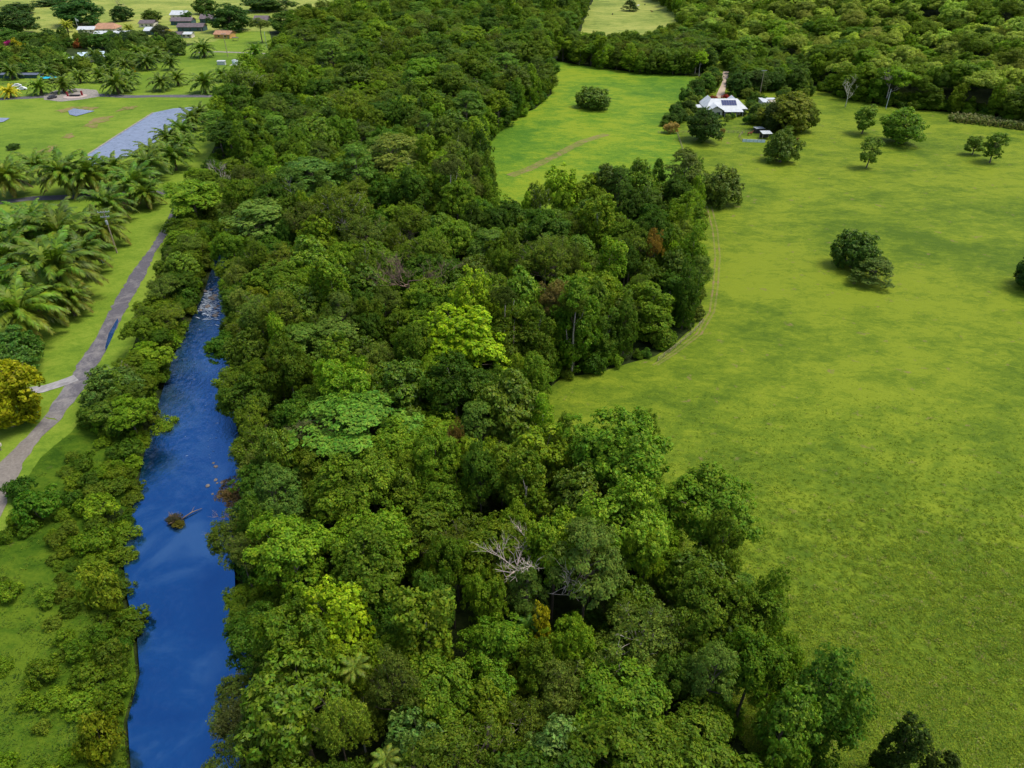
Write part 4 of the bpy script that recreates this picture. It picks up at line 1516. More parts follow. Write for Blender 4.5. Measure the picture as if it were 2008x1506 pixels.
palm(130, 50, 30, 'yellow-green palm beside the white flag', (0.15, 0.16, 0.02), th=6)
palm(252, 56, 26, 'yellowish palm among the far roofs', (0.15, 0.15, 0.02), th=5)
palm(330, 64, 22, 'slim yellow palm between the white roofs', (0.20, 0.18, 0.02), th=5)
# small palms poking out of the rainforest canopy
for px, py, zc, w, lab, c in ((697, 1308, 13, 62, 'pale star-shaped palm crown in the near canopy below the yellow-green tree', (0.070, 0.096, 0.014)),
                              (733, 742, 13, 46, 'yellow-green palm crown left of the lime tree', (0.11, 0.13, 0.014)),
                              (1425, 1222, 11, 58, 'dark palm crown on a pale stem near the lower pasture edge', (0.026, 0.05, 0.008)),
                              (1570, 1370, 9, 60, 'blue-green palm crown at the lowest pasture edge', (0.034, 0.062, 0.014)),
                              (757, 1490, 12, 60, 'pale palm crown at the bottom edge mid-left', (0.062, 0.084, 0.015)),
                              (1035, 1225, 9, 50, 'small dark palm under the golden-yellow crown', (0.04, 0.09, 0.014))):
    v = P(px, py, zc)
    e = empty('forest_palm', (v.x, v.y, terrain(v.x, v.y)), 0.5, lab, 'palm tree')
    s = w / 2 / S(px, py, zc) / 5.0
    mb = MB()
    mb.tube([(0, 0, -0.3), (0.1, 0, zc * 0.5), (0, 0, zc)], [0.14, 0.11, 0.09], 7)
    mb.build('trunk', M_BARK, e, True, BARK_PALE)
    rng = random.Random(px)
    for i in range(15):
        k = min(6, 1 + i // 3)
        f = obj('frond', FRONDS[k], e, gain(jcol(c, 0.1)))
        f.location = (0, 0, zc)
        f.rotation_euler = (rng.uniform(-0.1, 0.1), 0, i * 2.4)
        f.scale = (s, s * 1.3, s)


# ================================================================== gardens, far trees left and centre
for px, py, w, h, key, col, lab in (
        (40, 66, 88, 50, 'low', (0.026, 0.058, 0.016), 'wide dark flat-topped tree at the upper left'),
        (160, 50, 105, 52, 'low', (0.022, 0.056, 0.018), 'largest dark evergreen behind the far white roofs'),
        (243, 42, 45, 30, 'low', (0.024, 0.055, 0.016), 'small dark tree right of the largest evergreen'),
        (405, 28, 46, 30, 'low', (0.035, 0.075, 0.016), 'green tree behind the dark-roofed sheds'),
        (455, 62, 90, 50, 'low', (0.028, 0.062, 0.014), 'large dark tree right of the orange-roofed hut'),
        (525, 22, 95, 30, 'low', (0.030, 0.066, 0.014), 'dark tree at the top edge behind the far shed'),
        (300, 45, 40, 25, 'low', (0.06, 0.10, 0.016), 'small tree left of the white-roofed far house'),
        (368, 38, 20, 15, 'low', (0.04, 0.09, 0.02), 'round bush right of the white-roofed far house'),
        (740, 26, 70, 34, 'low', (0.040, 0.050, 0.014), 'dark tree with orange tint at the top edge mid-left'),
        (793, 24, 60, 30, 'low', (0.035, 0.070, 0.014), 'green tree at the top edge beside the orange-tinted one'),
        (1235, 22, 36, 26, 'cone', (0.022, 0.052, 0.012), 'dark tree standing in the far middle field'),
        (40, 28, 70, 22, 'low', (0.030, 0.062, 0.016), 'dark tree line end at the top left corner'),
        (95, 12, 60, 14, 'low', (0.030, 0.060, 0.018), 'distant low tree at the top edge left'),
        (350, 108, 44, 40, 'low', (0.052, 0.090, 0.020), 'green garden tree beside the corner palm'),
        (322, 84, 50, 36, 'low', (0.032, 0.040, 0.022), 'dark purplish tree below the long white roof'),
        (270, 92, 60, 34, 'low', (0.050, 0.075, 0.024), 'grey-green tree in front of the long white roof'),
        (240, 98, 40, 36, 'low', (0.022, 0.045, 0.024), 'dark blue-green tree in front of the white roofs'),
        (200, 95, 52, 30, 'low', (0.040, 0.080, 0.016), 'garden tree left of the dark blue-green one'),
        (100, 88, 44, 30, 'low', (0.035, 0.065, 0.018), 'garden tree behind the lemon-yellow shrub'),
        (60, 92, 60, 30, 'low', (0.045, 0.080, 0.016), 'garden tree left of the magenta shrub'),
        (15, 82, 50, 26, 'low', (0.040, 0.080, 0.018), 'garden tree at the left edge below the flat-topped one'),
        (95, 118, 50, 30, 'low', (0.045, 0.085, 0.016), 'garden tree below the lemon-yellow shrub'),
        (230, 126, 55, 26, 'low', (0.055, 0.095, 0.018), 'garden tree right of the blue-white roofs'),
        (265, 132, 50, 30, 'low', (0.060, 0.095, 0.018), 'garden tree in front of the corner palm'),
        (20, 145, 70, 26, 'low', (0.035, 0.075, 0.014), 'garden tree above the long left roof'),
        (90, 146, 60, 26, 'low', (0.040, 0.080, 0.014), 'garden tree above the long roof, right one'),
        (165, 85, 40, 24, 'low', (0.040, 0.075, 0.016), 'garden tree in front of the leftmost white roof'),
        (515, 84, 46, 46, 'fine', (0.070, 0.100, 0.024), 'pale-stemmed tree at the wood edge beside the lane'),
        (560, 64, 60, 40, 'low', (0.055, 0.100, 0.018), 'green tree right of the far dark-roofed shed'),
        (610, 50, 60, 34, 'low', (0.062, 0.100, 0.020), 'green tree below the far yellow paddock'),
        # house garden
        (1345, 205, 34, 34, 'low', (0.035, 0.070, 0.014), 'dark tree midway along the hedge left of the house'),
        (1328, 238, 34, 30, 'low', (0.032, 0.066, 0.012), 'dark bush at the near end of the house hedge'),
        (1350, 222, 28, 28, 'low', (0.045, 0.075, 0.018), 'olive bush in the house hedge'),
        (1362, 188, 34, 34, 'low', (0.045, 0.085, 0.014), 'green tree in the house hedge beside the mown field corner'),
        (1382, 182, 40, 40, 'low', (0.048, 0.088, 0.016), 'green tree left of the house drive'),
        (1400, 168, 30, 30, 'low', (0.040, 0.080, 0.014), 'green tree at the top of the house drive'),
        (1445, 186, 56, 46, 'low', (0.036, 0.072, 0.014), 'dark tree directly behind the solar roof'),
        (1478, 182, 50, 46, 'low', (0.044, 0.076, 0.018), 'dark tree right of the drive behind the house'),
        (1515, 178, 46, 42, 'low', (0.038, 0.072, 0.014), 'dark tree behind the white shed'),
        (1560, 178, 50, 46, 'low', (0.050, 0.088, 0.016), 'green tree right of the white shed'),
        (1462, 122, 62, 50, 'lime', (0.075, 0.135, 0.016), 'bright green rounded tree uphill of the house'),
        (1420, 116, 44, 40, 'low', (0.070, 0.115, 0.018), 'light green tree at the end of the far tree line'),
        (1541, 258, 112, 82, 'low', (0.085, 0.100, 0.014), 'wide olive-yellow tree right of the house'),
        (1508, 258, 44, 58, 'low', (0.030, 0.050, 0.014), 'dark tree in front of the olive-yellow spreading tree'),
        (1570, 258, 60, 60, 'low', (0.060, 0.090, 0.014), 'olive tree behind the spreading one on the pasture side'),
        (1498, 236, 34, 32, 'big', (0.085, 0.13, 0.02), 'strappy-leaved clump right of the house'),
        (1482, 228, 26, 26, 'big', (0.08, 0.125, 0.02), 'smaller strappy-leaved clump against the house corner')):
    key2 = key
    at_px('garden_tree', key2, px, py, w, h, col, lab)
for px, py, w, h, col, lab in (
        (1424, 198, 22, 14, (0.22, 0.030, 0.022), 'red-leaved shrub behind the white roof'),
        (1398, 198, 18, 12, (0.16, 0.045, 0.035), 'dull red shrub left of the bright red one'),
        (1315, 262, 32, 26, (0.20, 0.13, 0.05), 'rusty dry shrub at the corner of the field fence'),
        (1464, 244, 18, 20, (0.035, 0.075, 0.012), 'small cone-shaped shrub on the house lawn'),
        (1425, 238, 14, 14, (0.10, 0.13, 0.03), 'thin sapling in front of the verandah'),
        (1440, 231, 8, 8, (0.18, 0.20, 0.02), 'yellow-green bush against the verandah'),
        (1416, 262, 12, 12, (0.18, 0.13, 0.05), 'pale tufted shrub by the pen fence'),
        (1470, 202, 18, 14, (0.040, 0.080, 0.016), 'clipped bush behind the house, left of two'),
        (1484, 200, 14, 12, (0.045, 0.085, 0.016), 'clipped bush behind the house, right of two'),
        (1495, 206, 18, 18, (0.035, 0.075, 0.014), 'round bush against the white shed'),
        (40, 106, 34, 28, (0.20, 0.19, 0.010), 'lemon-yellow shrub in the left garden'),
        (24, 94, 26, 18, (0.24, 0.02, 0.15), 'magenta flowering shrub beside the lemon-yellow one'),
        (48, 86, 20, 18, (0.22, 0.025, 0.13), 'smaller magenta flowering shrub above the lemon-yellow one'),
        (155, 94, 20, 16, (0.18, 0.055, 0.02), 'reddish shrub in front of the leftmost white roofs'),
        (28, 293, 26, 14, (0.035, 0.075, 0.016), 'lone dark bush on the left lawn'),
        (262, 142, 10, 12, (0.30, 0.24, 0.02), 'small yellow shrub beside the avenue')):
    at_px('garden_shrub', 'shrub', px, py, w, h, col, lab, cat='shrub')
hg = np.random.default_rng(8)
hd = Disc()
for t in range(1500):
    px, py = hg.uniform(1300, 1600), hg.uniform(148, 262)
    hedge = abs((px - 1312) * 0.75 + (py - 250) * 0.72) < 15 and py < 250
    back = 1430 < px < 1590 and 150 < py < 194
    side = 1472 < px < 1570 and 196 < py < 262 and not (1440 < px < 1520 and py > 246)
    front = 1380 < px < 1475 and 228 < py < 234 and t % 5 == 0
    if not (hedge or back or side or front) or (1402 < px < 1432 and py < 200) or (1486 < px < 1528 and 178 < py < 216):
        continue
    v = P(px, py)
    r = hg.uniform(1.0, 1.8) if front else hg.uniform(1.8, 3.6)
    if hd.near(v.x, v.y, r, 0.7):
        continue
    hd.add(v.x, v.y, r)
    c, cn = [((0.045, 0.085, 0.012), 'mid-green'), ((0.030, 0.062, 0.011), 'dark green'), ((0.080, 0.105, 0.018), 'light olive')][hg.integers(3)]
    wh = 'in the hedge left of the farmhouse' if hedge else ('behind the farmhouse' if back else ('right of the farmhouse' if side else 'against the farmhouse verandah'))
    plant_tree('garden_bush', 'low' if r > 2 else 'shrub', (v.x, v.y, terrain(v.x, v.y)), r, r * hg.uniform(1.2, 2.0), jcol(c, 0.15), f'{cn} leafy bush {wh}', 'bush', f'{cn} bushes {wh}')
# left grove filling, each a tree of its own
gr = np.random.default_rng(3)
gd = Disc()
for t in range(900):
    px, py = gr.uniform(-40, 340), gr.uniform(82, 150)
    if py > 150 - max(0, px - 180) * 0.32 or (120 < px < 225 and 96 < py < 132) or (py > 140 and px > 120) or (8 < px < 66 and 84 < py < 112) or (130 < px < 330 and py < 90):
        continue
    v = P(px, py)
    r = gr.uniform(2.2, 5.0)
    if gd.near(v.x, v.y, r, 0.95):
        continue
    gd.add(v.x, v.y, r)
    c, cn = [((0.058, 0.100, 0.016), 'mid-green'), ((0.040, 0.076, 0.014), 'dark green'), ((0.085, 0.120, 0.020), 'light green')][gr.integers(3)]
    sd_ = 'left of the blue-white roofs' if px < 150 else 'right of the blue-white roofs'
    plant_tree('grove_tree', ['low', 'round', 'low'][gr.integers(3)], (v.x, v.y, 0), r, gr.uniform(6, 10), jcol(c, 0.15), f'{cn} tree filling the left garden grove {sd_}', 'tree', f'{cn} trees of the garden grove {sd_}')


# ================================================================== buildings
def building(label, px, py, wpx, depth, wall_h, rise, rz, roofm, wallm, name='farm_building', nwin=3, door=True, hip=0.0):
    v = on_ground(px, py)
    w = wpx / S(px, py)
    e = empty(name, v, rz, label, 'building')
    MB().box(-w / 2, w / 2, 0, depth, -0.3, wall_h).build('wall', wallm, e)
    mb = MB()
    o, t = 0.6, 0.12
    ym = depth / 2
    hx = hip * w
    mb.slab([(-w / 2 - o, -o, wall_h - 0.1), (w / 2 + o, -o, wall_h - 0.1), (w / 2 + o - hx, ym, wall_h + rise), (-w / 2 - o + hx, ym, wall_h + rise)], t)
    mb.slab([(w / 2 + o, depth + o, wall_h - 0.1), (-w / 2 - o, depth + o, wall_h - 0.1), (-w / 2 - o + hx, ym, wall_h + rise), (w / 2 + o - hx, ym, wall_h + rise)], t)
    if hip:
        for s in (-1, 1):
            x = s * (w / 2 + o)
            q = [(x, -o * s, wall_h - 0.1), (x, depth + o, wall_h - 0.1), (x - s * hx, ym + 0.01, wall_h + rise), (x - s * hx, ym - 0.01, wall_h + rise)]
            if s < 0:
                q = [(x, depth + o, wall_h - 0.1), (x, -o, wall_h - 0.1), (x - s * hx, ym - 0.01, wall_h + rise), (x - s * hx, ym + 0.01, wall_h + rise)]
            mb.slab(q, t)
    else:
        for s in (-1, 1):
            x = s * (w / 2 - 0.02)
            mb.add([(x, 0, wall_h), (x, depth, wall_h), (x, ym, wall_h + rise - 0.05), (x - s * 0.1, 0, wall_h), (x - s * 0.1, depth, wall_h), (x - s * 0.1, ym, wall_h + rise - 0.05)],
                   [(0, 1, 2), (5, 4, 3), (0, 3, 4, 1), (1, 4, 5, 2), (2, 5, 3, 0)])
    mb.build('roof', roofm, e)
    for i in range(nwin):
        x = -w / 2 + w * (i + 0.7) / (nwin + 0.4)
        MB().box(x - 0.6, x + 0.6, -0.05, 0.03, 1.0, 2.1).build('window', M_GLASS, e)
    if door:
        MB().box(w / 2 - 1.6, w / 2 - 0.7, -0.05, 0.03, 0.05, 2.1).build('door', M_WOOD, e)
    return e


M_BLUEROOF = plain('pale_blue_roof', (0.50, 0.62, 0.70), 0.4, 0.4, 0.08, 0.5)
M_GREENWALL = plain('teal_wall', (0.05, 0.10, 0.10), 0.8, 0.2, 0.2, 1.0)
M_ORANGEWALL = plain('ochre_wall', (0.55, 0.32, 0.10), 0.8, 0.2, 0.15, 1.0)
building('low white-roofed building left of the tan roof', 170, 66, 30, 9, 2.6, 1.6, 0.1, M_WHITE, M_CREAM)
building('low tan-brown hipped roof between the far white roofs', 205, 65, 42, 14, 2.8, 3.0, 0.1, M_TILE, M_CREAM, hip=0.2)
building('white-roofed shed in front of the tan roof', 204, 74, 34, 8, 2.5, 1.2, 0.05, M_WHITE, M_GREENWALL)
building('long low white-roofed shed right of the tan roof', 240, 74, 40, 8, 2.6, 1.2, 0.05, M_WHITE, M_GREENWALL)
building('wide white-roofed shed in the middle of the farm buildings', 303, 69, 38, 10, 2.8, 1.8, 0.0, M_WHITE, M_GREENWALL)
building('bright white-roofed house in the far paddock', 350, 38, 30, 12, 3.2, 2.6, -0.05, M_WHITE, M_CREAM)
building('dark-roofed long shed right of the far white house', 356, 50, 40, 10, 3.0, 2.0, 0.0, M_DARKROOF, M_GREENWALL)
building('dark-roofed shed behind the large dark tree', 405, 46, 24, 10, 3.2, 2.6, 0.0, M_DARKROOF, M_GREENWALL)
building('dark-roofed long shed nearest the orange hut', 374, 62, 50, 9, 3.0, 2.0, 0.0, M_DARKROOF, M_GREENWALL)
building('dark low roof behind the yellowish palm', 288, 54, 28, 9, 2.8, 1.8, 0.0, M_DARKROOF, M_CREAM)
building('small dark-roofed shed with white annex side', 345, 76, 22, 7, 2.6, 1.4, 0.0, M_DARKROOF, M_GREENWALL, nwin=2)
building('small white-roofed annex left of the orange hut', 366, 75, 20, 6, 2.5, 1.1, 0.0, M_WHITE, M_CREAM, nwin=2)
building('orange-roofed hut with ochre walls on the upper lawn', 436, 76, 32, 9, 2.7, 1.8, -0.15, M_TILE, M_ORANGEWALL, nwin=2)
building('dark-roofed teal shed right of the large dark tree', 512, 50, 26, 11, 3.6, 2.6, 0.0, M_DARKROOF, M_GREENWALL, nwin=2)
building('blue-white roof among the palms, larger of two', 182, 122, 44, 10, 2.8, 2.0, 0.35, M_BLUEROOF, M_CREAM)
building('blue-white roof among the palms, smaller and lower', 148, 127, 26, 7, 2.6, 1.3, 0.3, M_BLUEROOF, M_CREAM, nwin=2)
building('long grey-blue roof behind the avenue at the left edge', 30, 154, 140, 4, 1.9, 0.5, 0.0, plain('grey_blue_roof', (0.10, 0.12, 0.17), 0.6, 0.3, 0.2), M_GREENWALL, nwin=6)


def house():
    v = on_ground(1422, 226)
    e = empty('farm_house', v, 0.0, 'white-roofed farmhouse with solar panels beside the pasture', 'house')
    W, D, wh = 17.0, 11.0, 2.7
    MB().box(-W / 2, W / 2, 0, D, -0.2, wh).build('wall', M_CREAM, e)
    MB().box(-W / 2 + 0.6, -W / 2 + 6.0, -3.4, 0, -0.2, wh).build('wing_wall', M_CREAM, e)
    ym, rz_, o = D / 2, wh + 3.0, 0.7
    rf = MB()
    rf.slab([(-W / 2 - o, -o, wh), (W / 2 + o, -o, wh), (W / 2 + o - 3.5, ym, rz_), (-W / 2 - o + 3.5, ym, rz_)], 0.12)
    rf.slab([(W / 2 + o, D + o, wh), (-W / 2 - o, D + o, wh), (-W / 2 - o + 3.5, ym, rz_), (W / 2 + o - 3.5, ym, rz_)], 0.12)
    rf.slab([(W / 2 + o, -o, wh), (W / 2 + o, D + o, wh), (W / 2 + o - 3.5, ym + 0.02, rz_), (W / 2 + o - 3.5, ym - 0.02, rz_)], 0.12)
    rf.slab([(-W / 2 - o, D + o, wh), (-W / 2 - o, -o, wh), (-W / 2 - o + 3.5, ym - 0.02, rz_), (-W / 2 - o + 3.5, ym + 0.02, rz_)], 0.12)
    # rear wing, so that the skyline dips in the middle
    for cx in (-5.2, 5.4):
        x0, x1 = cx - 3.4, cx + 3.4
        rf.slab([(x0, D + 3, wh + 0.03), (x0, ym + 1, wh + 0.03), (cx, ym + 1, rz_ - 0.2), (cx, D + 3, rz_ - 0.2)][::-1], 0.1)
        rf.slab([(x1, D + 3, wh + 0.03), (x1, ym + 1, wh + 0.03), (cx, ym + 1, rz_ - 0.2), (cx, D + 3, rz_ - 0.2)], 0.1)
    roof = rf.build('roof', M_WHITE, e)
    wg = MB()
    cx = -W / 2 + 3.3
    wg.slab([(cx - 3.6, -4.1, wh - 0.1), (cx, -4.1, wh + 1.9), (cx, 3.0, wh + 1.9), (cx - 3.6, 3.0, wh - 0.1)][::-1], -0.12)
    wg.slab([(cx + 3.6, -4.1, wh - 0.1), (cx, -4.1, wh + 1.9), (cx, 3.0, wh + 1.9), (cx + 3.6, 3.0, wh - 0.1)], -0.12)
    wg.build('wing_roof', M_WHITE, e)
    MB().add([(cx - 2.8, -3.42, wh), (cx + 2.8, -3.42, wh), (cx, -3.42, wh + 1.55), (cx - 2.8, -3.3, wh), (cx + 2.8, -3.3, wh), (cx, -3.3, wh + 1.55)],
             [(0, 1, 2), (5, 4, 3), (0, 3, 4, 1), (1, 4, 5, 2), (2, 5, 3, 0)]).build('gable', M_CREAM, e)
    MB().slab([(-1.6, -4.0, wh - 0.45), (6.6, -4.0, wh - 0.45), (6.6, -0.72, wh + 0.02), (-1.6, -0.72, wh + 0.02)], 0.1).build('verandah_roof', M_WHITE, e)
    for x in (-1.3, 1.3, 3.9, 6.3):
        MB().box(x - 0.07, x + 0.07, -3.85, -3.71, -0.2, wh - 0.46).build('verandah_post', M_WHITE, e)
    MB().slab([(-W / 2 - 4.2, 4, 2.3), (-W / 2 - 0.8, 4, 2.3), (-W / 2 - 0.8, 9, 2.5), (-W / 2 - 4.2, 9, 2.5)], 0.1).build('carport_roof', M_WHITE, e)
    for x, y in ((-W / 2 - 4.0, 4.2), (-W / 2 - 4.0, 8.8)):
        MB().box(x - 0.06, x + 0.06, y - 0.06, y + 0.06, -0.2, 2.28).build('carport_post', M_STEEL, e)
    for x in (-0.4, 2.2, 4.8, 7.2):
        w_ = MB().box(x - 0.6, x + 0.6, -0.05, 0.02, 0.9, 2.1).build('window', M_GLASS, e)
    for x in (cx - 1.3, cx + 1.3):
        MB().box(x - 0.7, x + 0.7, -3.46, -3.38, 0.5, 2.1).build('window', M_GLASS, e)
    MB().box(0.9, 1.8, -0.05, 0.02, 0, 2.1).build('door', M_WOOD, e)
    # two rows of six solar panels on the slope that faces the pasture
    a = Vector((0, ym + o, rz_ - wh))
    a.normalize()
    n = Vector((0, -a.z, a.y))
    for r in range(2):
        for c in range(6):
            x = -1.6 + c * 1.08
            b = Vector((x, -o, wh)) + a * (2.3 + r * 1.78) + n * 0.17
            q = [b, b + Vector((1.02, 0, 0)), b + Vector((1.02, 0, 0)) + a * 1.68, b + a * 1.68]
            MB().slab(q, 0.04).build('solar_panel', M_SOLAR, roof)
    return e


house()
# shed right of the house
v = on_ground(1506, 214)
e = empty('garden_shed', v, 0.0, 'flat white-roofed shed right of the farmhouse', 'shed')
MB().box(-2.6, 4.0, 0, 7.0, -0.2, 2.8).build('wall', M_CREAM, e)
MB().slab([(-2.9, -0.4, 2.85), (0.2, -0.4, 2.85), (0.2, 7.4, 3.2), (-2.9, 7.4, 3.2)], 0.1).build('roof', M_WHITE, e)
MB().slab([(0.25, 4.4, 3.05), (4.4, 4.4, 3.05), (4.4, 7.4, 3.2), (0.25, 7.4, 3.2)], 0.1).build('side_roof', M_WHITE, e)
MB().box(-1.9, -0.5, -0.05, 0.03, 0, 2.2).build('door', M_STEEL, e)
# shelter by the pen
v = on_ground(1503, 274)
e = empty('shelter', v, 0.08, 'small open shelter with a white roof at the horse pen', 'shelter')
MB().slab([(-2.0, -0.2, 2.3), (2.0, -0.2, 2.3), (2.0, 3.2, 2.7), (-2.0, 3.2, 2.7)], 0.1).build('roof', M_WHITE, e)
for x in (-1.8, 1.8):
    for y in (0.0, 3.0):
        MB().box(x - 0.07, x + 0.07, y - 0.07, y + 0.07, -0.2, 2.3 + 0.1 * y).build('post', M_WOOD, e)
MB().box(-1.7, 1.7, 2.9, 3.05, 0, 2.4).build('back_wall', M_DARK, e)
# shade-cloth block
v = on_ground(1490, 262)
e = empty('shade_house', v, 0.1, 'low dark shade-cloth box behind the white shelter', 'shade house')
MB().box(-1.8, 1.8, 0, 3.0, 0, 1.9).build('cloth', M_DARK, e)
MB().box(-1.9, 1.9, -0.1, 3.1, 1.9, 2.0).build('top_frame', M_STEEL, e)
# satellite dish
v = on_ground(1472, 232)
e = empty('satellite_dish', v, 0, 'white satellite dish on the house lawn', 'satellite dish')
MB().tube([(0, 0, -0.2), (0, 0, 1.6)], 0.06, 6).build('mast', M_STEEL, e)
dm = MB()
for j in range(4):
    pass
rings = [(0.05, 0.0), (0.5, 0.06), (0.85, 0.18), (1.1, 0.34)]
vv, ff = [], []
for r, d in rings:
    for k in range(14):
        a = k * 2 * math.pi / 14
        vv.append((r * math.cos(a), -d, 1.75 + r * math.sin(a)))
for i in range(3):
    for k in range(14):
        ff.append((i * 14 + k, i * 14 + (k + 1) % 14, (i + 1) * 14 + (k + 1) % 14, (i + 1) * 14 + k))
dm.add(vv, ff).build('dish', M_WHITE, e)
MB().tube([(0, -0.05, 1.75), (0, -0.9, 1.7)], 0.03, 5).build('feed_arm', M_STEEL, e)
# small tank and white box on the upper lawn
v = on_ground(434, 128)
e = empty('utility_box', v, 0, 'white box-shaped cabin on the upper lawn', 'box')
MB().box(-2.2, 2.2, 0, 2.2, -0.1, 2.0).build('body', M_WHITE, e)
MB().slab([(-2.4, -0.2, 2.05), (2.4, -0.2, 2.05), (2.4, 2.4, 2.25), (-2.4, 2.4, 2.25)], 0.08).build('lid', M_WHITE, e)
v = on_ground(461, 128)
e = empty('water_tank', v, 0, 'pale grey-green water tank right of the white box', 'tank')
MB().tube([(0, 1, -0.1), (0, 1, 2.6)], 1.7, 18).build('body', plain('tank_plastic', (0.42, 0.52, 0.50), 0.5), e, True)
MB().tube([(0, 1, 2.6), (0, 1, 3.0)], [1.75, 0.3], 18).build('lid', M_STEEL, e)
MB().box(-2.8, 2.5, -1.2, 3.2, -0.2, 0.16).build('pad', M_CREAM, e)
v = on_ground(461, 81)
e = empty('picnic_shelter', v, 0, 'small dark-topped picnic shelter on the upper lawn', 'shelter')
MB().box(-2, 2, 0, 3, 2.1, 2.25).build('roof', M_DARKROOF, e)
for x in (-1.8, 1.8):
    for y in (0.2, 2.8):
        MB().box(x - 0.08, x + 0.08, y - 0.08, y + 0.08, -0.2, 2.1).build('post', M_WOOD, e)
# red-posted display on the apron
v = on_ground(148, 190)
e = empty('planter_island', v, 0.1, 'pale round island with a dark planter and red posts on the apron', 'planter')
MB().tube([(0, 0, 0), (0, 0, 0.35)], 5.2, 20).build('kerb', plain('pink_concrete', (0.40, 0.32, 0.28), 0.85), e)
MB().box(-2.4, 2.2, -0.8, 0.8, 0.34, 1.0).build('planter_box', M_DARK, e)
red = plain('red_paint', (0.26, 0.02, 0.03), 0.5)
for x, y in ((-3.4, 0.2), (2.6, 1.6)):
    MB().box(x - 0.35, x + 0.35, y - 0.35, y + 0.35, 0.34, 2.3).build('red_post', red, e)


# ------------------------------------------------------------------ cars, tarpaulin, small things
def car(px, py, rz, label, col):
    v = on_ground(px, py)
    e = empty('parked_car', Vector((v.x, v.y, v.z + 0.15)), rz, label, 'car')
    prof = [(-2.1, 0.35), (-2.15, 0.8), (-1.3, 0.95), (-0.75, 1.42), (0.9, 1.45), (1.6, 0.98), (2.1, 0.9), (2.15, 0.35)]
    n = len(prof)
    vv = [(x, -0.85, z) for x, z in prof] + [(x, 0.85, z) for x, z in prof]
    ff = [tuple(range(n)), tuple(range(n, 2 * n))[::-1]] + [(i, i + n, (i + 1) % n + n, (i + 1) % n) for i in range(n)]
    MB().add(vv, ff).build('body', M_PAINT, e, color=col)
    for s in (-1, 1):
        MB().add([(-0.7, s * 0.86, 1.0), (0.95, s * 0.86, 1.0), (0.75, s * 0.86, 1.36), (-0.5, s * 0.86, 1.36)], [(0, 1, 2, 3)]).build('window', M_GLASS, e)
        for x in (-1.35, 1.35):
            MB().tube([(x, s * 0.7, 0.33), (x, s * 0.9, 0.33)], 0.33, 12).build('wheel', M_DARK, e)
    return e


car(44, 177, 0.3, 'white car parked at the left end of the avenue', (0.75, 0.76, 0.78))
car(34, 171, 0.5, 'white car behind the other at the left end of the avenue', (0.70, 0.71, 0.73))
car(103, 194, 1.2, 'dark grey car under the palm left of the apron', (0.05, 0.05, 0.06))
v = on_ground(95, 163)
e = empty('shade_sail', v, 0.1, 'turquoise shade sail between the avenue palms', 'shade sail')
MB().slab([(-4, -1.5, 2.3), (4, -1.5, 2.6), (4.2, 2.5, 2.4), (-3.8, 2.5, 2.8)], 0.05).build('cloth', plain('turquoise_cloth', (0.02, 0.40, 0.55), 0.6), e)
for x, y, z in ((-4, -1.5, 2.3), (4, -1.5, 2.6), (4.2, 2.5, 2.4), (-3.8, 2.5, 2.8)):
    MB().tube([(x, y, -0.2), (x, y, z)], 0.06, 6).build('post', M_STEEL, e)
v = on_ground(154, 58)
e = empty('flagpole', v, 0, 'white flagpole with a limp pale flag behind the far roofs', 'flagpole')
MB().tube([(0, 0, -0.3), (0, 0, 8.0)], 0.12, 6).build('pole', M_WHITE, e)
MB().slab([(0.1, 0, 6.0), (1.8, 0.2, 5.2), (1.9, 0.2, 6.4), (0.1, 0, 7.6)], 0.03).build('flag', M_WHITE, e)
# wheelie bins where the road bends
for px, py, c, lab in ((72, 812, (0.02, 0.09, 0.05), 'dark green bin beside the golden tree'), (61, 824, (0.05, 0.05, 0.05), 'dark bin with a yellow lid at the roadside')):
    v = on_ground(px, py)
    e = empty('rubbish_bin', v, 0.3, lab, 'bin')
    MB().add([(-0.3, -0.35, 0.05), (0.3, -0.35, 0.05), (0.3, 0.3, 0.05), (-0.3, 0.3, 0.05), (-0.36, -0.42, 1.1), (0.36, -0.42, 1.1), (0.36, 0.4, 1.1), (-0.36, 0.4, 1.1)],
             [(0, 3, 2, 1), (4, 5, 6, 7), (0, 1, 5, 4), (1, 2, 6, 5), (2, 3, 7, 6), (3, 0, 4, 7)]).build('body', M_PAINT, e, color=c)
    MB().box(-0.4, 0.4, -0.46, 0.44, 1.105, 1.2).build('lid', M_PAINT, e, color=(0.55, 0.36, 0.01) if 'yellow' in lab else (0.02, 0.12, 0.06))
    for x in (-0.3, 0.3):
        MB().tube([(x - 0.04, 0.3, 0.12), (x + 0.04, 0.3, 0.12)], 0.12, 8).build('wheel', M_DARK, e)


def power_pole(px, py, h, label, arms=1, transformer=False, col=None):
    v = on_ground(px, py)
    e = empty('power_pole', v, 0.25, label, 'power pole')
    MB().tube([(0, 0, -0.5), (0, 0, h)], [0.19, 0.13], 8).build('pole', col or M_WOOD, e)
    for k in range(arms):
        z = h - 0.25 - k * 1.25
        w = 1.4 - 0.35 * k
        a = MB().box(-w, w, -0.2, -0.09, z - 0.09, z + 0.09).build('crossarm', M_STEEL, e)
        for x in (-w + 0.12, -w * 0.4, w * 0.4, w - 0.12):
            MB().tube([(x, -0.15, z + 0.09), (x, -0.15, z + 0.34)], [0.07, 0.05], 6).build('insulator', M_WHITE, a)
    if transformer:
        MB().tube([(0.05, -0.45, h - 3.4), (0.05, -0.45, h - 2.4)], 0.3, 10).build('transformer', M_STEEL, e)
    return e


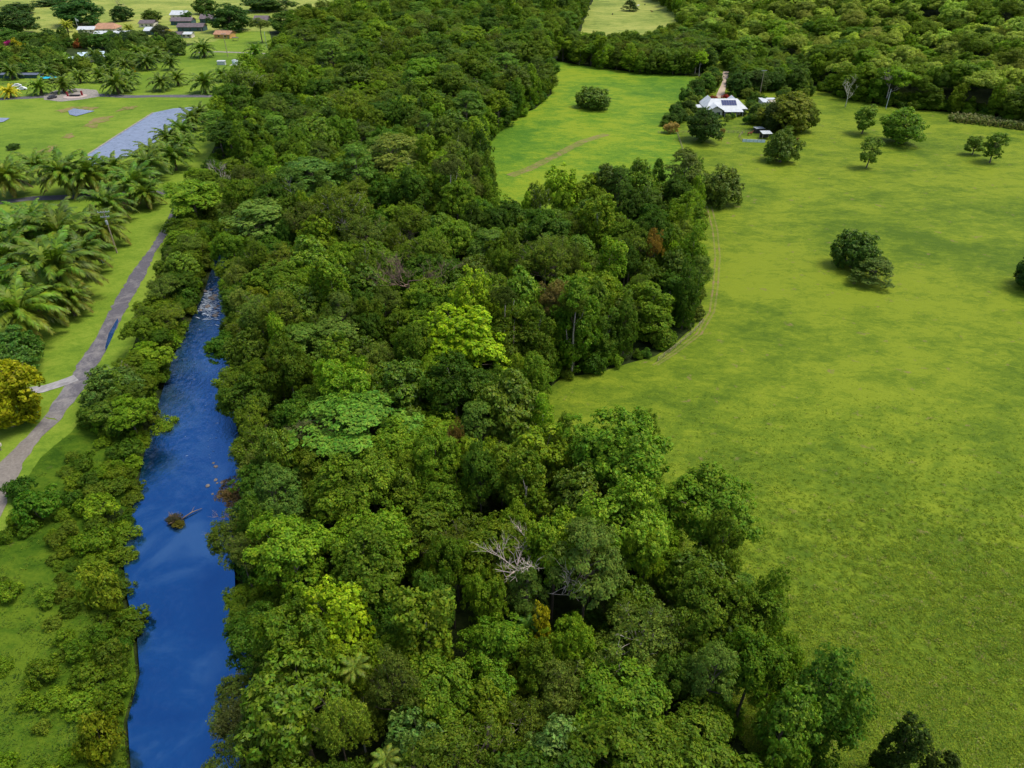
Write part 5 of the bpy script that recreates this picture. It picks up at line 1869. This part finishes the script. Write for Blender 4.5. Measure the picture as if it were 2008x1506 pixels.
power_pole(230, 497, 11.5, 'wooden power pole with two crossarms on the lawn strip', 2, True)
power_pole(1489, 190, 12, 'power pole rising behind the farmhouse', 1)
power_pole(1737, 213, 8.5, 'pale bare pole at the foot of the far wood', 0, col=M_STEEL)
power_pole(447, 112, 13, 'thin power pole beside the lane on the upper lawn', 1)
power_pole(524, 96, 10, 'thin pale pole at the right end of the lane', 0, col=M_STEEL)
# sign box on the lawn strip by the pole
v = on_ground(203, 516)
e = empty('service_pit', v, 0, 'small pale service box on the lawn strip', 'box')
MB().box(-0.5, 0.5, -0.3, 0.3, -0.1, 0.7).build('body', plain('teal_plastic', (0.18, 0.36, 0.38), 0.5), e)
MB().box(-0.55, 0.55, -0.35, 0.35, 0.7, 0.78).build('lid', M_STEEL, e)
v = on_ground(3, 884)
e = empty('letter_box', v, 0.3, 'weathered letter box at the left edge by the gravel road', 'letter box')
MB().box(-0.07, 0.07, -0.07, 0.07, -0.2, 1.0).build('post', M_WOOD, e)
MB().box(-0.35, 0.35, -0.25, 0.25, 1.0, 1.45).build('body', plain('pale_box', (0.5, 0.46, 0.40), 0.7), e)


# ------------------------------------------------------------------ fences
def fence(label, pts, n, h=1.1, rails=(0.4, 0.75, 1.05), rr=0.025, pr=0.07, col=M_WOOD, railm=None, panels=None):
    w = [on_ground(*p) for p in pts]
    seg = [(w[i + 1] - w[i]).length for i in range(len(w) - 1)]
    tot = sum(seg)
    pos = []
    for k in range(n + 1):
        d = tot * k / n
        i = 0
        while i < len(seg) - 1 and d > seg[i]:
            d -= seg[i]
            i += 1
        q = w[i].lerp(w[i + 1], min(1, d / seg[i]))
        q.z = terrain(q.x, q.y)
        pos.append(q)
    o = pos[0].copy()
    e = empty('fence', o, 0, label, 'fence')
    for q in pos:
        d = q - o
        MB().tube([d + Vector((0, 0, -0.2)), d + Vector((0, 0, h))], pr, 6).build('post', col, e)
    for z in rails:
        MB().tube([q - o + Vector((0, 0, z)) for q in pos], rr, 4).build('rail', railm or col, e)
    if panels:
        for a, b in zip(pos[:-1], pos[1:]):
            u = (b - a) * 0.06
            p0, p1 = a - o + u, b - o - u
            MB().slab([p0 + Vector((0, 0, 0.15)), p1 + Vector((0, 0, 0.15)), p1 + Vector((0, 0, h - 0.1)), p0 + Vector((0, 0, h - 0.1))], 0.03).build('panel', panels, e)
    return e


fence('pale blue panel fence along the front of the horse pen', [(1455, 279), (1500, 280)], 6, 1.3, rails=(1.2,), col=M_STEEL, panels=plain('pale_blue_panel', (0.55, 0.66, 0.74), 0.5))
fence('weathered rail fence around the left of the horse pen', [(1455, 279), (1448, 270), (1456, 262), (1480, 260)], 9, 1.3)
fence('wire fence between house lawn and pasture', [(1330, 262), (1380, 262), (1420, 261), (1456, 262)], 14, 1.1)
fence('wire fence dividing mown field from pasture', [(1327, 262), (1336, 290), (1345, 322)], 12, 1.1)
fence('wire fence along the mown field corner by the dry shrub', [(1290, 263), (1310, 262), (1327, 262)], 6, 1.1)
fence('paling fence behind the farmhouse', [(1450, 190), (1462, 191)], 5, 1.8, rails=(0.4, 0.8, 1.2, 1.6), rr=0.12)
fence('old wire fence at the front of the jutting clump', [(1378, 632), (1362, 650), (1320, 686), (1290, 708)], 9, 1.1)
fence('dark fence at the foot of the grey-blue roof behind the avenue', [(-20, 168), (60, 167), (130, 160)], 16, 1.4, rails=(0.5, 0.9, 1.3), rr=0.06, col=M_DARK)


# ------------------------------------------------------------------ horses and cattle
def animal(name, px, py, rz, label, col, cat, sc=1.0, neck=0.9):
    v = on_ground(px, py)
    vs_ = [((0, 0, 1.15), .30, .34), ((-.65, 0, 1.18), .31, .34), ((.55, 0, 1.18), .29, .33), ((.85, 0, 1.35), .2, .24), ((1.15, 0, 1.35 + .45 * neck), .12, .16), ((1.28, 0, 1.4 + .55 * neck), .11, .14),
           ((1.6, 0, 1.2 + .5 * neck), .075, .09)]
    ed = [(0, 1), (0, 2), (2, 3), (3, 4), (4, 5), (5, 6)]
    for sx, root in ((.55, 2), (-.75, 1)):
        for sy in (-.2, .2):
            k = len(vs_)
            back = -.08 if sx < 0 else 0.02
            vs_ += [((sx, sy, .85), .13, .13), ((sx + back, sy, .48), .075, .075), ((sx, sy, .12), .05, .05), ((sx + .06, sy, .02), .06, .05)]
            ed += [(root, k), (k, k + 1), (k + 1, k + 2), (k + 2, k + 3)]
    k = len(vs_)
    vs_ += [((-.98, 0, 1.15), .06, .06), ((-1.08, 0, .6), .05, .05)]
    ed += [(1, k), (k, k + 1)]
    me = bpy.data.meshes.new('body_skeleton')
    me.from_pydata([a[0] for a in vs_], ed, [])
    t = bpy.data.objects.new('body_skeleton', me)
    COL.objects.link(t)
    t.modifiers.new('skin', 'SKIN')
    for i, a in enumerate(vs_):
        me.skin_vertices[0].data[i].radius = (a[1], a[2])
    me.skin_vertices[0].data[0].use_root = True
    t.modifiers.new('sub', 'SUBSURF').levels = 1
    dg = bpy.context.evaluated_depsgraph_get()
    bm_ = bpy.data.meshes.new_from_object(t.evaluated_get(dg))
    bpy.data.objects.remove(t)
    bm_.materials.clear()
    bm_.materials.append(M_BARK)
    bm_.polygons.foreach_set('use_smooth', np.ones(len(bm_.polygons), bool))
    o = obj(name, bm_, None, col)
    o.location = v
    o.rotation_euler = (0, 0, rz)
    o.scale = (sc, sc, sc)
    return tag(o, label, cat)


animal('horse', 1412, 277, 1.9, 'brown horse standing in the pasture left of the pen', (0.17, 0.075, 0.035), 'horse')
animal('horse', 1470, 266, 0.2, 'reddish-brown horse inside the pen', (0.20, 0.07, 0.035), 'horse')
animal('horse', 1562, 277, -1.4, 'brown horse right of the round fresh green tree', (0.17, 0.07, 0.03), 'horse')
animal('cow', 1251, 14, 0.4, 'white cow beside the dark tree in the far field', (0.7, 0.68, 0.62), 'cow', 1.3, 0.2)
animal('cow', 1278, 25, 2.8, 'brown cow right of the dark tree in the far field', (0.12, 0.06, 0.03), 'cow', 1.1, 0.2)
animal('cow', 1201, 30, 1.2, 'dark cow left of the dark tree in the far field', (0.03, 0.025, 0.02), 'cow', 1.1, 0.2)

# ------------------------------------------------------------------ river: rapids, stones, snag
rr_ = random.Random(4)


def stone(loc, r, label, group):
    vs_, fs_ = [], []
    n, m = 8, 5
    for i in range(m + 1):
        ph = math.pi * i / m
        for j in range(n):
            a = 2 * math.pi * j / n
            k = r * rr_.uniform(0.8, 1.15)
            vs_.append((k * math.sin(ph) * math.cos(a) * 1.2, k * math.sin(ph) * math.sin(a), k * 0.6 * math.cos(ph)))
    for i in range(m):
        for j in range(n):
            fs_.append((i * n + j, (i + 1) * n + j, (i + 1) * n + (j + 1) % n, i * n + (j + 1) % n))
    o = MB().add(vs_, fs_).build('river_stone', M_ROCK, None, True)
    o.location = loc
    o.rotation_euler = (0, 0, rr_.uniform(0, 6))
    return tag(o, label, 'stone', group)


for i in range(12):
    p = P(rr_.uniform(392, 438), rr_.uniform(566, 622), WATER_Z)
    stone(p, rr_.uniform(0.3, 0.7), 'dark wet stone breaking the white rapids', 'stones in the rapids')
for i in range(9):
    p = P(rr_.uniform(405, 440), rr_.uniform(888, 985), WATER_Z)
    stone(p, rr_.uniform(0.18, 0.38), 'pale stone in the shallows under the brown half-bare shrub', 'stones in the shallows')
# foam streaks
vv, ff = [], []
for i in range(420):
    t = rr_.random()
    px, py = rr_.gauss(414, 12), rr_.gauss(592, 18)
    if i > 370:
        px, py = rr_.gauss(405, 26), rr_.uniform(620, 900)
    c = P(px, py, WATER_Z)
    if float(sdist(RIVER, np.array([c.x]), np.array([c.y]))[0]) > -0.4:
        continue
    big = 1 if i <= 370 else 0.3
    a = rr_.uniform(-0.9, 0.5)
    l, w = rr_.uniform(0.2, 0.9) * big, rr_.uniform(0.03, 0.10) * big
    k = len(vv)
    for j in range(6):
        an = j * math.pi / 3
        x, y = math.cos(an) * l * rr_.uniform(0.7, 1.2), math.sin(an) * w * rr_.uniform(0.6, 1.3)
        vv.append((c.x + x * math.cos(a) - y * math.sin(a), c.y + x * math.sin(a) + y * math.cos(a), WATER_Z + 0.03 + rr_.uniform(0, 0.12) * big))
    vv.append((c.x, c.y, WATER_Z + 0.06 + 0.2 * big * rr_.random()))
    ff += [(k + j, k + (j + 1) % 6, k + 6) for j in range(6)]
o = MB().add(vv, ff).build('rapids_foam', M_FOAM)
tag(o, 'white broken water of the rapids and ripples downstream', 'foam', None, 'stuff')
# snag: stranded debris with a bush
v = P(345, 1024, WATER_Z)
e = empty('river_snag', v, 0.3, 'stranded snag of brown twigs and grass in mid-river', 'snag')
rs = random.Random(2)
tw = MB()
for i in range(170):
    a = rs.uniform(0, 6.28)
    r = rs.uniform(0.2, 1.35)
    p0 = Vector((r * 0.4 * math.cos(a), r * 0.4 * math.sin(a), -0.1))
    p1 = Vector((r * math.cos(a), r * math.sin(a), rs.uniform(0.4, 1.5)))
    tw.tube([p0, p0.lerp(p1, 0.5) + Vector((0, 0, 0.25)), p1], [0.035, 0.025, 0.01], 3, False)
tw.build('twigs', M_BARK, e, False, (0.22, 0.16, 0.10))
tw = MB()
tw.tube([(0.8, 0.3, 0.1), (2.2, 1.2, 0.3), (3.6, 1.8, 0.15)], [0.12, 0.09, 0.04], 6)
tw.tube([(2.2, 1.2, 0.3), (2.6, 2.0, 0.6)], [0.06, 0.02], 5)
tw.build('log', M_BARK, e, True, (0.20, 0.15, 0.12))
g = obj('tussock', SPEC['shrub'][1][0], e, (0.17, 0.17, 0.02))
g.scale = (0.40, 0.36, 0.28)
g.location = (0.4, -0.9, -0.1)
g = obj('tussock', SPEC['shrub'][2][0], e, (0.07, 0.075, 0.03))
g.scale = (0.5, 0.45, 0.38)
g.location = (-0.1, 0.3, -0.1)

# ------------------------------------------------------------------ grass (stuff)
def tuft(seed, n=16, h=0.4, spread=0.32, w=0.05, lean=0.6):
    rng = np.random.default_rng(seed)
    v, f = [], []
    for i in range(n):
        a = rng.uniform(0, 6.283)
        r = spread * math.sqrt(rng.uniform(0, 1))
        b = np.array([r * math.cos(a), r * math.sin(a), -0.03])
        a2 = a + rng.normal(0, 0.7)
        d = np.array([math.cos(a2), math.sin(a2), 0]) * lean * rng.uniform(0.4, 1.2)
        hh = h * rng.uniform(0.55, 1.15)
        s = np.array([-math.sin(a2), math.cos(a2), 0]) * w * rng.uniform(0.7, 1.3)
        m = b + d * hh * 0.45 + np.array([0, 0, hh * 0.7])
        t = b + d * hh * 1.1 + np.array([0, 0, hh * 0.85])
        k = len(v)
        v += [tuple(b - s), tuple(b + s), tuple(m + s * 0.8), tuple(m - s * 0.8), tuple(t)]
        f += [(k, k + 1, k + 2, k + 3), (k + 3, k + 2, k + 4)]
    return mesh_from('tuft', v, f, M_GRASSBLADE)


TUFTS = [tuft(1, 14, 0.22, 0.40, 0.055, 1.0), tuft(2, 16, 0.17, 0.5, 0.06, 1.2), tuft(3, 12, 0.30, 0.34, 0.06, 0.9), tuft(4, 16, 0.14, 0.45, 0.06, 1.3)]


def meadow(name, poly, dens_px, cols, label, smin, smax, seed, ymax=230, nmax=120000, weights=None, avoid=None, tall=1.0):
    """Tufts spread so that near ground carries as many for its size in view as far ground."""
    rng = np.random.default_rng(seed)
    prot = []
    for i, t in enumerate(TUFTS):
        for j, c in enumerate(cols):
            prot.append(proto(f'{name[:3]}{i * len(cols) + j:03d}', t, c))
    pts, rots, scls, idxs = [], [], [], []
    px = rng.uniform(-60, 2070, nmax)
    py = rng.uniform(180, 1620, nmax)
    u = (px - IMG_W / 2) / FPX
    v = (IMG_H / 2 - py) / FPX
    t = -CAM_H / (-ST + v * CT)
    x, y = u * t, (CT + v * ST) * t
    ok = inside(poly, x, y) & (y < ymax)
    if avoid is not None:
        ok &= ~inside(avoid, x, y)
    x, y = x[ok], y[ok]
    # patchy cover
    f = 0.5 * np.sin(x * 0.23 + 1.7 * np.sin(y * 0.11)) + 0.5 * np.sin(y * 0.19 + 1.3 * np.sin(x * 0.13)) + rng.normal(0, 1.2, len(x))
    ok = (f > -0.6) & (rng.uniform(0, 1, len(x)) > (y - 45) / (ymax - 45))
    x, y = x[ok], y[ok]
    z = terrain_np(x, y) + 0.10
    n = len(x)
    s = rng.uniform(smin, smax, n) * (0.8 + np.hypot(y, 75) / 700) * np.clip(1.15 - (y - 45) / (ymax - 45), 0.3, 1.0)
    rot = np.stack([np.zeros(n), np.zeros(n), rng.uniform(0, 6.28, n)], 1)
    scl = np.stack([s, s, s * rng.uniform(0.6, 1.2, n) * tall], 1)
    w = np.array(weights if weights is not None else [1] * len(cols), float)
    idx = rng.integers(0, len(TUFTS), n) * len(cols) + rng.choice(len(cols), n, p=w / w.sum())
    return scatter(name, np.stack([x, y, z], 1), rot, scl, idx, prot, label, 'grass')


G1, G2, G3, G4 = (0.100, 0.175, 0.009), (0.150, 0.225, 0.011), (0.200, 0.27, 0.015), (0.24, 0.24, 0.06)
meadow('pasture_grass', PASTURE, 1, [G1, G2, G3, G4], 'short tufted grass covering the near pasture', 0.6, 1.3, 1, 125, 240000, [3, 4, 3, 0.4])
meadow('bank_grass', BANK, 1, [(0.034, 0.080, 0.006), (0.060, 0.118, 0.008), (0.095, 0.155, 0.011)], 'long rough grass on the left river bank', 0.8, 1.6, 2, 160, 60000, [2, 4, 3], tall=1.2)
# tall cane grass at the foot of the far wood
cp = []
rng = np.random.default_rng(9)
pts, rots, scls, idxs = [], [], [], []
for i in range(700):
    u = rng.uniform(0, 1)
    px = 1870 + 180 * u
    py = 232 + 22 * u + rng.uniform(-4, 7)
    q = P(px, py)
    pts.append((q.x, q.y, terrain(q.x, q.y)))
    rots.append((0, 0, rng.uniform(0, 6.28)))
    s = rng.uniform(4.0, 6.5)
    scls.append((s, s, s * 1.5))
    idxs.append(rng.integers(0, 8))
scatter('cane_grass', pts, rots, scls, idxs, [proto(f'c{i * 2 + j:03d}', t, c) for i, t in enumerate(TUFTS) for j, c in enumerate(((0.10, 0.14, 0.03), (0.18, 0.18, 0.06)))],
        'band of tall cane grass at the foot of the far wood', 'grass')

# ------------------------------------------------------------------ labels: what still reads alike is told apart by its place in the row
ORD = ['leftmost', 'second', 'third', 'fourth', 'fifth', 'sixth', 'seventh', 'eighth', 'ninth', 'tenth', 'eleventh', 'twelfth', 'thirteenth', 'fourteenth', 'fifteenth', 'sixteenth',
       'seventeenth', 'eighteenth', 'nineteenth', 'twentieth']
alike = {}
for o in COL.objects:
    if o.parent is None and 'label' in o and o.get('group'):
        alike.setdefault(o['label'], []).append(o)
for lab, lst in alike.items():
    n = len(lst)
    if n < 2:
        continue
    lst.sort(key=lambda o: project(*o.location)[0])
    for i, o in enumerate(lst):
        if i == 0:
            t = f'{lab}, leftmost'
        elif i == n - 1:
            t = f'{lab}, rightmost'
        elif n == 3:
            t = f'{lab}, middle one'
        else:
            k_ = ORD[i] if i < 20 else str(i + 1) + ({1: 'st', 2: 'nd', 3: 'rd'}.get((i + 1) % 10, 'th'))
            t = f'{lab}, {k_} from left'
        o['label'] = t
